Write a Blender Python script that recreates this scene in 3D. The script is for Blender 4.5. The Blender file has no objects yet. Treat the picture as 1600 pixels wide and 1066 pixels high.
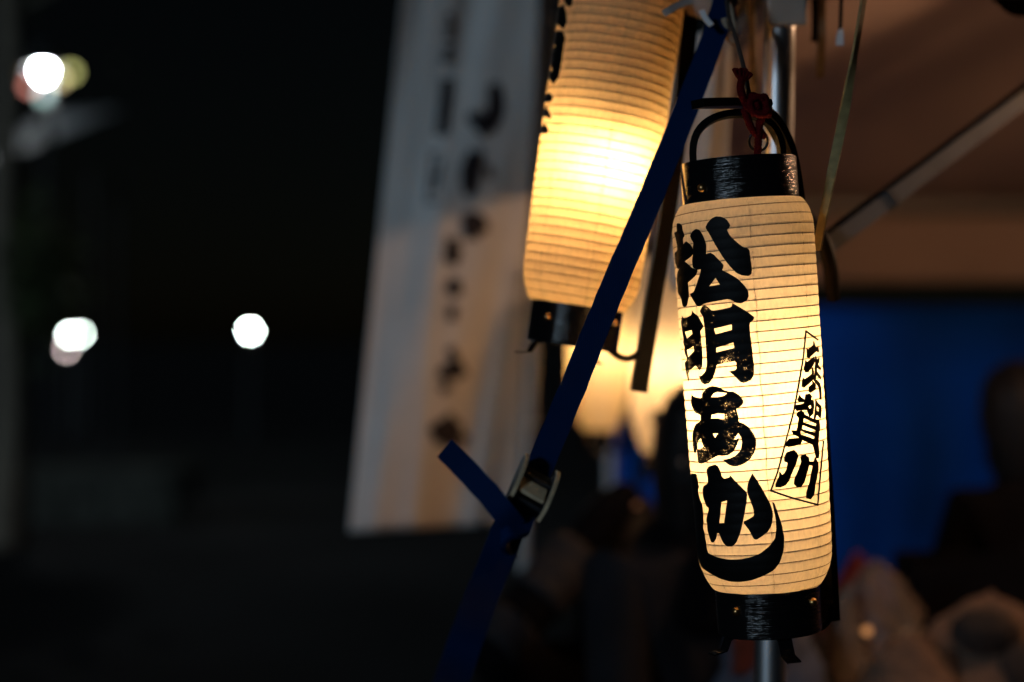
import bpy, bmesh, math, random
from mathutils import Vector, Matrix, noise, geometry
random.seed(7)
sc = bpy.context.scene
COL = sc.collection
R = math.radians

# ------------------------------------------------------------------ camera, sky, sun, exposure
F = 2667.0                      # focal length in pixels of the 1600 px wide photograph (60 mm on 36 mm)
EYE = 1.5
cam_d = bpy.data.cameras.new('camera'); cam = bpy.data.objects.new('camera', cam_d); COL.objects.link(cam)
cam.location = (0, 0, EYE); cam.rotation_euler = (R(90), 0, 0)
cam_d.sensor_width = 36; cam_d.lens = 36 * F / 1600
cam_d.clip_start = 0.05; cam_d.clip_end = 3000
cam_d.dof.use_dof = True; cam_d.dof.focus_distance = 1.56; cam_d.dof.aperture_fstop = 1.85
sc.camera = cam

SUN_DIR = Vector((-0.62, -0.78, 0.24)).normalized()      # towards the cold far-off light on the left
w = bpy.data.worlds.new('World'); sc.world = w; w.use_nodes = True
wn = w.node_tree; sky = wn.nodes.new('ShaderNodeTexSky'); sky.sky_type = 'NISHITA'; sky.sun_disc = False
sky.sun_elevation = math.asin(SUN_DIR.z); sky.sun_rotation = math.atan2(SUN_DIR.x, SUN_DIR.y)
bg = wn.nodes['Background']; bg.inputs[1].default_value = 0.0004
wn.links.new(sky.outputs[0], bg.inputs[0])
sun_d = bpy.data.lights.new('sun', 'SUN'); sun_d.energy = 0.50; sun_d.angle = R(8); sun_d.color = (0.60, 0.81, 1.0)
sun = bpy.data.objects.new('sun', sun_d); COL.objects.link(sun)
sun.rotation_euler = SUN_DIR.to_track_quat('Z', 'Y').to_euler()
sc.view_settings.view_transform = 'Standard'; sc.view_settings.look = 'None'
sc.view_settings.exposure = 0; sc.view_settings.gamma = 1
sc.render.engine = 'CYCLES'
cy = sc.cycles
cy.use_denoising = True
cy.max_bounces = 14; cy.diffuse_bounces = 8; cy.transmission_bounces = 10; cy.transparent_max_bounces = 12; cy.glossy_bounces = 4
cy.sample_clamp_indirect = 6; cy.caustics_reflective = False; cy.caustics_refractive = False

def P(px, py, d):
    return Vector(((px - 800) / F * d, d, EYE + (533 - py) / F * d))

# ------------------------------------------------------------------ helpers
def tag(o, label=None, cat=None, group=None, kind=None):
    if label: o['label'] = label
    if cat: o['category'] = cat
    if group: o['group'] = group
    if kind: o['kind'] = kind
    return o

def empty(name, loc=(0, 0, 0), mat=None):
    o = bpy.data.objects.new(name, None); COL.objects.link(o)
    if mat is not None: o.matrix_world = mat
    else: o.location = loc
    o.empty_display_size = 0.1
    return o

def mesh(name, verts, faces, mt, parent=None, smooth=False):
    me = bpy.data.meshes.new(name); me.from_pydata([tuple(v) for v in verts], [], faces)
    if mt: me.materials.append(mt)
    if smooth: me.polygons.foreach_set('use_smooth', [True] * len(me.polygons))
    me.update()
    o = bpy.data.objects.new(name, me); COL.objects.link(o); o.parent = parent
    return o

def frombm(name, bm, mt, parent=None, smooth=False):
    bmesh.ops.recalc_face_normals(bm, faces=bm.faces)
    me = bpy.data.meshes.new(name); bm.to_mesh(me); bm.free()
    if mt: me.materials.append(mt)
    if smooth: me.polygons.foreach_set('use_smooth', [True] * len(me.polygons))
    o = bpy.data.objects.new(name, me); COL.objects.link(o); o.parent = parent
    return o

def bm_box(bm, c, s, rot=None, bev=0.0):
    r = bmesh.ops.create_cube(bm, size=1.0); vs = r['verts']
    bmesh.ops.scale(bm, vec=s, verts=vs)
    if bev > 0:
        es = list({e for v in vs for e in v.link_edges})
        rr = bmesh.ops.bevel(bm, geom=es, offset=bev, segments=2, affect='EDGES', profile=0.5)
        vs = list({v for f in rr['faces'] for v in f.verts} | {v for v in vs if v.is_valid})
    if rot is not None: bmesh.ops.rotate(bm, matrix=rot, verts=vs)
    bmesh.ops.translate(bm, vec=c, verts=vs)

def box(name, c, s, mt, parent=None, rot=None, bev=0.0):
    bm = bmesh.new(); bm_box(bm, Vector(c), Vector(s), rot, bev)
    return frombm(name, bm, mt, parent)

def catmull(pts, n=6):
    pts = [Vector(p) for p in pts]
    if len(pts) < 3: return pts
    out = []
    for i in range(len(pts) - 1):
        p0 = pts[max(i - 1, 0)]; p1 = pts[i]; p2 = pts[i + 1]; p3 = pts[min(i + 2, len(pts) - 1)]
        for k in range(n):
            t = k / n
            out.append(0.5 * ((2 * p1) + (p2 - p0) * t + (2 * p0 - 5 * p1 + 4 * p2 - p3) * t * t + (3 * p1 - p0 - 3 * p2 + p3) * t ** 3))
    out.append(pts[-1]); return out

def frames(pts, up):
    res = []; up = Vector(up)
    for i, p in enumerate(pts):
        t = (pts[min(i + 1, len(pts) - 1)] - pts[max(i - 1, 0)]).normalized()
        s = up.cross(t)
        if s.length < 1e-4: s = Vector((1, 0, 0)).cross(t)
        s.normalize(); n = t.cross(s).normalized(); up = n
        res.append((p, t, s, n))
    return res

def sweep_geo(pts, prof, up=(0, 0, 1), radii=None, closed_ends=True):
    """sweep a closed profile [(a,b)..] along points; prof may be a callable of t"""
    fr = frames(pts, up); V = []; Fc = []; m = None; n = len(fr)
    for i, (p, t, s, nn) in enumerate(fr):
        pr = prof(i / max(n - 1, 1)) if callable(prof) else prof
        k = radii[i] if radii else 1.0
        m = len(pr)
        for a, b in pr: V.append(p + s * a * k + nn * b * k)
    for i in range(n - 1):
        for j in range(m):
            a = i * m + j; b = i * m + (j + 1) % m
            Fc.append((a, b, b + m, a + m))
    if closed_ends:
        Fc.append(tuple(range(m))[::-1]); Fc.append(tuple(range((n - 1) * m, n * m)))
    return V, Fc

def circ(r, n=10): return [(r * math.cos(2 * math.pi * i / n), r * math.sin(2 * math.pi * i / n)) for i in range(n)]
def rect(a, b): return [(-a / 2, -b / 2), (a / 2, -b / 2), (a / 2, b / 2), (-a / 2, b / 2)]

def sweep(name, pts, prof, mt, parent=None, up=(0, 0, 1), smooth=False, radii=None, n=6):
    pts = catmull(pts, n) if n else [Vector(p) for p in pts]
    if radii and len(radii) != len(pts):
        k = len(radii) - 1; m = len(pts) - 1; rr = []
        for i in range(m + 1):
            x = i / m * k; a = min(int(x), k - 1); rr.append(radii[a] + (radii[a + 1] - radii[a]) * (x - a))
        radii = rr
    V, Fc = sweep_geo(pts, prof, up, radii)
    return mesh(name, V, Fc, mt, parent, smooth)

def lathe(name, prof, mt, parent=None, n=48, smooth=True, close=False):
    """prof [(r,z)...] revolved round local z"""
    V = []; Fc = []; m = len(prof)
    for i in range(n):
        a = 2 * math.pi * i / n
        for r, z in prof: V.append((r * math.sin(a), -r * math.cos(a), z))
    for i in range(n):
        for j in range(m - 1 if not close else m):
            a = i * m + j; b = i * m + (j + 1) % m; i2 = (i + 1) % n
            Fc.append((a, i2 * m + j, i2 * m + (j + 1) % m, b))
    return mesh(name, V, Fc, mt, parent, smooth)

def ico(name, c, r, mt, parent=None, sub=2, scale=(1, 1, 1), disp=0, freq=8, smooth=True):
    bm = bmesh.new(); bmesh.ops.create_icosphere(bm, subdivisions=sub, radius=1)
    for v in bm.verts:
        p = v.co.copy(); k = 1 + (disp * noise.noise(p * freq + Vector(c) * 3) if disp else 0)
        v.co = Vector((p.x * scale[0], p.y * scale[1], p.z * scale[2])) * r * k + Vector(c)
    return frombm(name, bm, mt, parent, smooth)

# ------------------------------------------------------------------ materials
def nodes(name):
    m = bpy.data.materials.new(name); m.use_nodes = True
    nt = m.node_tree; return m, nt, nt.nodes['Principled BSDF'], nt.nodes['Material Output']

def mat(name, col, rough=0.6, metal=0.0, var=0.15, scale=20, bump=0.0, bscale=None, spec=0.5, stretch=(1, 1, 1)):
    m, nt, b, out = nodes(name)
    tc = nt.nodes.new('ShaderNodeTexCoord'); mp = nt.nodes.new('ShaderNodeMapping'); mp.inputs['Scale'].default_value = stretch
    nt.links.new(tc.outputs['Object'], mp.inputs[0])
    nz = nt.nodes.new('ShaderNodeTexNoise'); nz.inputs['Scale'].default_value = scale; nz.inputs['Detail'].default_value = 5
    nt.links.new(mp.outputs[0], nz.inputs['Vector'])
    cr = nt.nodes.new('ShaderNodeValToRGB')
    cr.color_ramp.elements[0].position = 0.3; cr.color_ramp.elements[1].position = 0.7
    cr.color_ramp.elements[0].color = tuple(c * (1 - var) for c in col) + (1,)
    cr.color_ramp.elements[1].color = tuple(min(c * (1 + var), 1) for c in col) + (1,)
    nt.links.new(nz.outputs['Fac'], cr.inputs[0]); nt.links.new(cr.outputs[0], b.inputs['Base Color'])
    b.inputs['Roughness'].default_value = rough; b.inputs['Metallic'].default_value = metal
    b.inputs['Specular IOR Level'].default_value = spec
    if bump:
        n2 = nt.nodes.new('ShaderNodeTexNoise'); n2.inputs['Scale'].default_value = bscale or scale * 4; n2.inputs['Detail'].default_value = 4
        nt.links.new(mp.outputs[0], n2.inputs['Vector'])
        bp = nt.nodes.new('ShaderNodeBump'); bp.inputs['Strength'].default_value = bump; bp.inputs['Distance'].default_value = 0.002
        nt.links.new(n2.outputs['Fac'], bp.inputs['Height']); nt.links.new(bp.outputs[0], b.inputs['Normal'])
    return m

def emit(name, col, strength):
    m, nt, b, out = nodes(name)
    e = nt.nodes.new('ShaderNodeEmission'); e.inputs[0].default_value = (*col, 1); e.inputs[1].default_value = strength
    nt.links.new(e.outputs[0], out.inputs[0]); return m

def cloth_mat(name, col, transl, tcol=None, rough=0.8, bump=0.2, bscale=60, var=0.06, scale=8):
    """diffuse cloth or paper that lets some light through"""
    m = mat(name, col, rough, 0, var, scale, bump, bscale, spec=0.2)
    nt = m.node_tree; b = nt.nodes['Principled BSDF']; out = nt.nodes['Material Output']
    t = nt.nodes.new('ShaderNodeBsdfTranslucent'); t.inputs[0].default_value = (*(tcol or col), 1)
    mx = nt.nodes.new('ShaderNodeMixShader'); mx.inputs[0].default_value = transl
    nt.links.new(b.outputs[0], mx.inputs[1]); nt.links.new(t.outputs[0], mx.inputs[2]); nt.links.new(mx.outputs[0], out.inputs[0])
    return m

def paper_mat(name, col, tcol):
    m = cloth_mat(name, col, 0.5, tcol, 0.75, 0.35, 130, 0.05, 30)
    nt = m.node_tree; t = [n for n in nt.nodes if n.type == 'BSDF_TRANSLUCENT'][0]
    tc = nt.nodes.new('ShaderNodeTexCoord'); mp = nt.nodes.new('ShaderNodeMapping'); mp.inputs['Scale'].default_value = (1, 1, 0.35)
    nz = nt.nodes.new('ShaderNodeTexNoise'); nz.inputs['Scale'].default_value = 260; nz.inputs['Detail'].default_value = 6; nz.inputs['Distortion'].default_value = 1.2
    cr = nt.nodes.new('ShaderNodeValToRGB'); cr.color_ramp.elements[0].position = 0.3; cr.color_ramp.elements[1].position = 0.62
    cr.color_ramp.elements[0].color = tuple(c * 0.74 for c in tcol) + (1,); cr.color_ramp.elements[1].color = (*tcol, 1)
    nt.links.new(tc.outputs['Object'], mp.inputs[0]); nt.links.new(mp.outputs[0], nz.inputs['Vector'])
    nt.links.new(nz.outputs['Fac'], cr.inputs[0]); nt.links.new(cr.outputs[0], t.inputs[0])
    return m

def ink_mat(name, dry=None):
    """glossy black ink; dry=(z0,z1,thr): brush runs dry between heights z0..z1 of the lantern, paper shows through"""
    m = mat(name, (0.0035, 0.0035, 0.004), 0.55, 0, 0.3, 60, 0.1, 300, spec=0.15)
    if dry:
        nt = m.node_tree; b = nt.nodes['Principled BSDF']; out = nt.nodes['Material Output']
        tc = nt.nodes.new('ShaderNodeTexCoord'); sp = nt.nodes.new('ShaderNodeSeparateXYZ'); nt.links.new(tc.outputs['Object'], sp.inputs[0])
        mr = nt.nodes.new('ShaderNodeMapRange'); mr.inputs[1].default_value = dry[0]; mr.inputs[2].default_value = dry[1]
        mr.inputs[3].default_value = 0.0; mr.inputs[4].default_value = 1.0; nt.links.new(sp.outputs[2], mr.inputs[0])
        nz = nt.nodes.new('ShaderNodeTexNoise'); nz.inputs['Scale'].default_value = 760; nz.inputs['Detail'].default_value = 3
        n2 = nt.nodes.new('ShaderNodeTexNoise'); n2.inputs['Scale'].default_value = 70; n2.inputs['Detail'].default_value = 1
        for q in (nz, n2): nt.links.new(tc.outputs['Object'], q.inputs['Vector'])
        add = nt.nodes.new('ShaderNodeMath'); add.operation = 'ADD'; nt.links.new(nz.outputs['Fac'], add.inputs[0]); nt.links.new(n2.outputs['Fac'], add.inputs[1])
        mul = nt.nodes.new('ShaderNodeMath'); mul.operation = 'MULTIPLY_ADD'; mul.inputs[1].default_value = dry[2]; nt.links.new(mr.outputs[0], mul.inputs[0]); nt.links.new(add.outputs[0], mul.inputs[2])
        gt = nt.nodes.new('ShaderNodeMapRange'); gt.inputs[1].default_value = 1.26; gt.inputs[2].default_value = 1.36; nt.links.new(mul.outputs[0], gt.inputs[0])
        sc_ = nt.nodes.new('ShaderNodeMath'); sc_.operation = 'MULTIPLY'; sc_.inputs[1].default_value = 0.42; nt.links.new(gt.outputs[0], sc_.inputs[0])
        tr = nt.nodes.new('ShaderNodeBsdfTransparent'); mx = nt.nodes.new('ShaderNodeMixShader')
        nt.links.new(sc_.outputs[0], mx.inputs[0]); nt.links.new(b.outputs[0], mx.inputs[1]); nt.links.new(tr.outputs[0], mx.inputs[2]); nt.links.new(mx.outputs[0], out.inputs[0])
    return m

def lacquer_mat():
    m, nt, b, out = nodes('black_lacquer')
    b.inputs['Base Color'].default_value = (0.006, 0.0055, 0.006, 1); b.inputs['Roughness'].default_value = 0.13
    tc = nt.nodes.new('ShaderNodeTexCoord'); mp = nt.nodes.new('ShaderNodeMapping'); mp.inputs['Scale'].default_value = (14, 14, 1000)
    nz = nt.nodes.new('ShaderNodeTexNoise'); nz.inputs['Scale'].default_value = 1; nz.inputs['Detail'].default_value = 3
    bp = nt.nodes.new('ShaderNodeBump'); bp.inputs['Strength'].default_value = 1.0; bp.inputs['Distance'].default_value = 0.0008
    nt.links.new(tc.outputs['Object'], mp.inputs[0]); nt.links.new(mp.outputs[0], nz.inputs['Vector']); nt.links.new(nz.outputs['Fac'], bp.inputs['Height']); nt.links.new(bp.outputs[0], b.inputs['Normal'])
    return m

def webbing_mat(name, col):
    m, nt, b, out = nodes(name)
    tc = nt.nodes.new('ShaderNodeTexCoord'); wv = nt.nodes.new('ShaderNodeTexWave'); wv.inputs['Scale'].default_value = 180; wv.inputs['Distortion'].default_value = 0.6
    nt.links.new(tc.outputs['Object'], wv.inputs['Vector'])
    cr = nt.nodes.new('ShaderNodeValToRGB'); cr.color_ramp.elements[0].color = tuple(c * 0.75 for c in col) + (1,); cr.color_ramp.elements[1].color = (*col, 1)
    nt.links.new(wv.outputs['Fac'], cr.inputs[0]); nt.links.new(cr.outputs[0], b.inputs['Base Color'])
    bp = nt.nodes.new('ShaderNodeBump'); bp.inputs['Strength'].default_value = 0.3; bp.inputs['Distance'].default_value = 0.0006
    nt.links.new(wv.outputs['Fac'], bp.inputs['Height']); nt.links.new(bp.outputs[0], b.inputs['Normal'])
    b.inputs['Roughness'].default_value = 0.7; b.inputs['Specular IOR Level'].default_value = 0.08
    return m

M = {}
M['paper'] = paper_mat('lantern_paper', (0.86, 0.76, 0.58), (0.92, 0.76, 0.53))
M['paper_amber'] = paper_mat('amber_lantern_paper', (0.84, 0.66, 0.40), (0.92, 0.69, 0.36))
M['rib'] = mat('bamboo_rib', (0.22, 0.115, 0.03), 0.6, 0, 0.2, 40)
M['thread'] = mat('rib_thread', (0.16, 0.10, 0.04), 0.8, 0, 0.2, 40)
M['ink'] = ink_mat('ink')
M['lacquer'] = lacquer_mat()
M['bow'] = mat('black_bow', (0.005, 0.0042, 0.004), 0.42, 0, 0.3, 40, 0.1, 120, stretch=(1, 1, 0.1), spec=0.06)
M['brass'] = mat('brass', (0.62, 0.36, 0.14), 0.3, 1.0, 0.15, 200)
M['socket'] = mat('bakelite_socket', (0.02, 0.018, 0.016), 0.5)
M['redcord'] = mat('red_cord', (0.085, 0.001, 0.003), 0.7, 0, 0.35, 300, 0.4, 700, spec=0.08)
M['ring'] = mat('dark_steel', (0.03, 0.03, 0.035), 0.35, 1.0)
M['alu'] = mat('anodised_aluminium', (0.70, 0.71, 0.74), 0.37, 1.0, 0.06, 30, 0.08, 150, stretch=(1, 1, 0.05))
M['bar'] = mat('painted_steel_bar', (0.17, 0.168, 0.168), 0.55, 0.2, 0.14, 15, 0.1)
M['plastic'] = mat('grey_plastic', (0.36, 0.33, 0.30), 0.45, 0, 0.1, 20)
M['roof'] = cloth_mat('tent_roof_cloth', (0.43, 0.325, 0.28), 0.05, None, 0.8, 0.25, 25, 0.06, 3)
M['white_cloth'] = cloth_mat('white_cloth', (0.66, 0.63, 0.60), 0.2, None, 0.8, 0.2, 50)
M['flagcloth'] = cloth_mat('banner_cloth', (0.84, 0.82, 0.80), 0.22, None, 0.75, 0.12, 40)
M['flagink'] = mat('banner_ink', (0.014, 0.010, 0.014), 0.8)
M['pole_white'] = mat('white_pole', (0.42, 0.42, 0.42), 0.4, 0, 0.08, 10)
M['tarp'] = mat('blue_tarpaulin', (0.0, 0.058, 0.40), 0.7, 0, 0.2, 4, 0.3, 30, spec=0.08)
M['strap'] = webbing_mat('blue_webbing', (0.002, 0.024, 0.105))
M['steel'] = mat('steel_warm_glint', (0.85, 0.66, 0.42), 0.55, 0.1, 0.2, 120, 0.2, 300)  # warm reflection on the buckle plate is put into this beige base colour
M['darksteel'] = mat('dark_worn_steel', (0.10, 0.11, 0.13), 0.45, 0.8, 0.3, 90)
M['beige_tape'] = mat('beige_flat_tape', (0.36, 0.27, 0.11), 0.6, 0, 0.3, 80, 0.2)
M['cord'] = mat('pale_cord', (0.36, 0.27, 0.19), 0.7, 0, 0.2, 80)
M['graycord'] = mat('grey_cord', (0.035, 0.03, 0.028), 0.7, 0, 0.2, 80)
M['tagw'] = mat('white_tag', (0.80, 0.80, 0.82), 0.5)
M['wrap'] = cloth_mat('pale_wrapping', (0.44, 0.38, 0.35), 0.15, None, 0.7, 0.5, 40, 0.2, 20)
M['darkhook'] = mat('dark_rubber', (0.012, 0.008, 0.006), 0.6, 0, 0.3, 40, spec=0.1)
M['asphalt'] = mat('asphalt', (0.030, 0.029, 0.029), 0.95, 0, 0.4, 0.6, 0.3, 60, spec=0.1)
M['skin'] = mat('skin', (0.50, 0.31, 0.23), 0.55, 0, 0.08, 12)
M['hair'] = mat('black_hair', (0.006, 0.005, 0.005), 0.6, 0, 0.3, 60, 0.4, 200, spec=0.2)
M['jacket'] = mat('black_jacket', (0.0035, 0.003, 0.0038), 0.9, 0, 0.25, 15, 0.4, 25, spec=0.06)
M['greyjacket'] = mat('blue_grey_coat', (0.012, 0.012, 0.015), 0.85, 0, 0.25, 10, 0.4, 25, spec=0.1)
M['scarf'] = mat('dull_red_scarf', (0.10, 0.022, 0.018), 0.85, 0, 0.3, 30)
M['greybag'] = mat('blue_grey_cloth', (0.085, 0.095, 0.13), 0.85, 0, 0.3, 10, 0.4, 25, spec=0.1)
M['stone'] = mat('dull_stone', (0.075, 0.075, 0.062), 0.9, 0, 0.35, 6, 0.4, 30, spec=0.1)
M['trousers'] = mat('dark_trousers', (0.014, 0.015, 0.02), 0.85, 0, 0.2, 15, 0.3, 25)
M['shoe'] = mat('dark_shoe', (0.02, 0.02, 0.02), 0.5)
M['greyband'] = mat('grey_sleeve_band', (0.013, 0.011, 0.013), 0.8, 0, 0.15, 20)
M['print'] = mat('grey_print', (0.09, 0.08, 0.09), 0.8)
M['wood'] = mat('stall_wood', (0.22, 0.13, 0.07), 0.65, 0, 0.25, 12, 0.2, 60, stretch=(1, 8, 1))
M['carton'] = mat('kraft_cloth', (0.12, 0.072, 0.048), 0.85, 0, 0.25, 9, 0.3, 40)
M['blotch'] = mat('dark_blotch', (0.022, 0.014, 0.011), 0.85, 0, 0.2, 20)
M['red'] = mat('crimson_cloth', (0.09, 0.002, 0.012), 0.8, 0, 0.2, 15)
M['bark'] = mat('bark', (0.20, 0.165, 0.12), 0.9, 0, 0.35, 12, 0.6, 30)
M['leaf'] = cloth_mat('leaf', (0.10, 0.13, 0.06), 0.3, None, 0.6, 0, 30, 0.3, 2)
M['grey_metal'] = mat('grey_metal', (0.035, 0.035, 0.035), 0.7, 0.0, spec=0.2)

# ------------------------------------------------------------------ the ground
V = [(-400, -60, 0), (400, -60, 0), (400, 900, 0), (-400, 900, 0)]
tag(mesh('ground', V, [(0, 1, 2, 3)], M['asphalt']), kind='structure')

# ------------------------------------------------------------------ the tent
TX0, TX1, TY0, TY1, EAVE, PEAK = 0.288, 3.30, 1.86, 4.90, 1.885, 2.78
tent = tag(empty('tent', (TX0, TY0, 0)), 'pop-up stall tent with aluminium legs and pale roof, lanterns hanging at its corner', 'tent')
tb = Vector((TX0, TY0, 0))
def tp(v): return Vector(v) - tb

def roof_geo():
    bm = bmesh.new(); cx, cyy = (TX0 + TX1) / 2, (TY0 + TY1) / 2; n = 56; grid = {}
    O = 0.04
    for i in range(n + 1):
        for j in range(n + 1):
            x = TX0 - O + (TX1 - TX0 + 2 * O) * i / n; y = TY0 - O + (TY1 - TY0 + 2 * O) * j / n
            u = abs(i / n * 2 - 1); v = abs(j / n * 2 - 1); k = 1 - max(u, v)
            z = EAVE + 0.012 + (PEAK - EAVE) * k
            z -= 0.085 * math.sin(math.pi * min(k, 1)) * (0.5 + 0.5 * math.cos(9 * (u - v)))       # sagging folds between hips
            z += 0.016 * noise.noise(Vector((x * 2.6, y * 2.6, 0))) + 0.007 * noise.noise(Vector(((x + y) * 2, (x - y) * 9, 4)))
            grid[i, j] = bm.verts.new(tp((x, y, z)))
    for i in range(n):
        for j in range(n):
            bm.faces.new((grid[i, j], grid[i + 1, j], grid[i + 1, j + 1], grid[i, j + 1]))
    return bm
ro = frombm('roof', roof_geo(), M['roof'], tent, True)
ro.modifiers.new('thick', 'SOLIDIFY').thickness = 0.002

def cloth_strip(name, a, b, ztop, zbot, mt, parent, off=Vector((0, 0, 0)), waves=9, amp=0.012, nz=8, nx=60, thick=0.002, seed=0, zfun=None):
    a = Vector(a); b = Vector(b); nrm = (b - a).cross(Vector((0, 0, 1))).normalized(); V = []; Fc = []
    for i in range(nx + 1):
        t = i / nx; p = a.lerp(b, t)
        for j in range(nz + 1):
            s = j / nz; zt = ztop; zb = zbot if zfun is None else zfun(t)
            wv = amp * s * (math.sin(t * waves * 6.283 + seed) + 0.6 * noise.noise(Vector((t * waves * 1.7 + seed, s * 1.5, seed))))
            V.append(p + nrm * wv + Vector((0, 0, zt + (zb - zt) * s)) - off)
    for i in range(nx):
        for j in range(nz):
            q = i * (nz + 1) + j; Fc.append((q, q + 1, q + nz + 2, q + nz + 1))
    o = mesh(name, V, Fc, mt, parent, True); o.modifiers.new('thick', 'SOLIDIFY').thickness = thick
    return o
cloth_strip('valance', (TX0, TY1 + 0.03, 0), (TX1, TY1 + 0.03, 0), EAVE, 1.668, M['roof'], tent, tb, 7, 0.010, seed=2)
cloth_strip('valance', (TX1 + 0.03, TY1, 0), (TX1 + 0.03, TY0, 0), EAVE, 1.668, M['roof'], tent, tb, 7, 0.010, seed=5)
def leg(name, x, y, lean=0.0):
    o = sweep(name, [tp((x - lean, y, 0)), tp((x - lean * 0.2, y, 1.5)), tp((x, y, EAVE - 0.01))], circ(0.0172, 24), M['alu'], tent, (0, 1, 0), True, n=4)
    lathe('foot', [(0.0, 0.004), (0.045, 0.004), (0.045, 0.012), (0.020, 0.02), (0.020, 0.06), (0.0178, 0.06)], M['plastic'], o, 20).location = tp((x - lean, y, 0))
    return o
leg('leg', TX0 + 0.004, TY0, 0.028)
leg('leg', P(955, 0, 4.85).x, 4.85); leg('leg', TX1, TY0); leg('leg', TX1, 4.85)
# eave bars, sliders and scissor braces
def bar(name, a, b, w_, h_, mt, up=(0, 0, 1)):
    return sweep(name, [tp(a), tp(b)], rect(w_, h_), mt, tent, up, n=0)
bar('eave_bar', (TX0 + 0.02, TY0, EAVE + 0.005), (TX1, TY0, EAVE + 0.005), 0.022, 0.03, M['bar'])
bar('eave_bar', (TX0, TY0 + 0.02, EAVE + 0.005), (TX0, 4.85, EAVE + 0.005), 0.022, 0.03, M['bar'])
bar('eave_bar', (TX0 + 0.02, 4.87, EAVE + 0.002), (TX1, 4.87, EAVE + 0.002), 0.022, 0.03, M['bar'])
br = bar('brace', P(1256, 412, 1.88), P(1680, 96, 2.16), 0.0185, 0.012, M['bar'], (0.1, -1, 0.1))
jd = (P(1680, 96, 2.16) - P(1256, 412, 1.88)); jp = P(1256, 412, 1.88) + jd * 0.29
sweep('brace_joint', [tp(jp - jd.normalized() * 0.004), tp(jp + jd.normalized() * 0.004)], rect(0.0215, 0.015), M['darksteel'], br, (0.1, -1, 0.1), n=0)
br.children[0].parent = br
bar('brace', P(1262, 392, 1.90), P(1686, 76, 2.19), 0.012, 0.010, M['darkhook'], (0.2, -1, 0.3))
box('slider', tp((TX0, TY0 + 0.002, P(0, 418, 1.86).z)), (0.05, 0.05, 0.06), M['plastic'], tent, None, 0.006)
bk = box('corner_bracket', tp(P(1229, 8, 1.84)), (0.044, 0.008, 0.046), M['plastic'], tent, None, 0.0038)

# hips of the roof (poles that carry it)
bar('hip_pole', (TX0, 4.86, EAVE + 0.005), ((TX0 + TX1) / 2, (TY0 + TY1) / 2, PEAK - 0.03), 0.02, 0.02, M['bar'])
bar('hip_pole', (TX1, 4.86, EAVE + 0.005), ((TX0 + TX1) / 2, (TY0 + TY1) / 2, PEAK - 0.03), 0.02, 0.02, M['bar'])

# lamp that lights the inside of the tent (outside the picture, up to the right)
lp = Vector((1.38, 2.45, 2.23))
lam = tag(empty('hanging_lamp', lp), 'warm round bulb hanging on a cord under the tent roof, outside the picture', 'lamp')
ico('bulb', (0, 0, 0), 0.05, emit('tent_bulb_glow', (1.0, 0.56, 0.30), 300), lam, 3)
lathe('socket', [(0.0, 0.11), (0.022, 0.11), (0.024, 0.05), (0.0, 0.045)], M['socket'], lam, 16)
sweep('wire', [(0, 0, 0.11), (0.01, 0, 0.2), (0, 0, 0.48)], circ(0.003, 8), M['socket'], lam, (1, 0, 0))

# rolled-up side curtain at the corner leg
def rolled():
    root = tag(empty('rolled_curtain', P(1072, 452, 2.14)), 'gathered white tent curtain hanging in folds behind the strap', 'curtain')
    V = []; Fc = []; n = 72; rows = 26; zt = EAVE + 0.0; base = P(1072, 452, 2.14)
    for j in range(rows + 1):
        t = j / rows; zz = (zt - base.z) * t
        for i in range(n):
            a = 2 * math.pi * i / n
            k = 1 + 0.16 * math.sin(5 * a + 2.0 * t) + 0.10 * math.sin(9 * a + 1.3 - 2 * t) + 0.06 * noise.noise(Vector((a * 2, t * 5, 1)))
            rx = (0.026 + 0.008 * math.sin(t * 2.2)) * (0.55 + 0.45 * min(1, t * 6)); ry = 0.6 * rx
            V.append((rx * k * math.cos(a) + 0.022 * t, ry * k * math.sin(a), zz + 0.01 * noise.noise(Vector((math.cos(a), math.sin(a), 3)))))
    for j in range(rows):
        for i in range(n):
            q = j * n + i; r_ = j * n + (i + 1) % n; Fc.append((q, r_, r_ + n, q + n))
    Fc.append(tuple(range(n))[::-1]); Fc.append(tuple(range(rows * n, rows * n + n)))
    mesh('cloth', V, Fc, M['white_cloth'], root, True)
    return root
rolled()

# blue tarpaulin along the back of the tent
tag(cloth_strip('blue_tarpaulin', (0.30, 4.94, 0), (TX1, 4.94, 0), 1.60, 0.02, M['tarp'], None, Vector((0, 0, 0)), 8, 0.06, 18, 110, 0.002, 4),
    'blue tarpaulin hung as the back wall of the stall tent', 'tarpaulin')

# ------------------------------------------------------------------ lanterns
U = 0.0006
HB, HP, HT = 70 * U, 602 * U, 64 * U                       # bottom collar, paper, top collar heights
PITCH = 15.9 * U
RB, RT, RP = 81 * U, 90.5 * U, 108 * U

RND = 0.095                                                # share of the height that curves in at the foot
def prof(z):
    """paper radius at height z above the lantern's foot"""
    s = (HB + HP - z) / HP
    s = min(max(s, 0), 1)
    r = RP + 1.8 * U - 3.3 * U * s - 4.5 * U * s ** 3
    if s < 0.075: r = RT + 1 * U + (r - RT - 1 * U) * math.sin(math.pi / 2 * s / 0.075) ** 0.62
    if s > 1 - RND:
        k = (1 - s) / RND; r = RB + (r - RB) * math.sin(math.pi / 2 * k) ** 0.7
    return r

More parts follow.
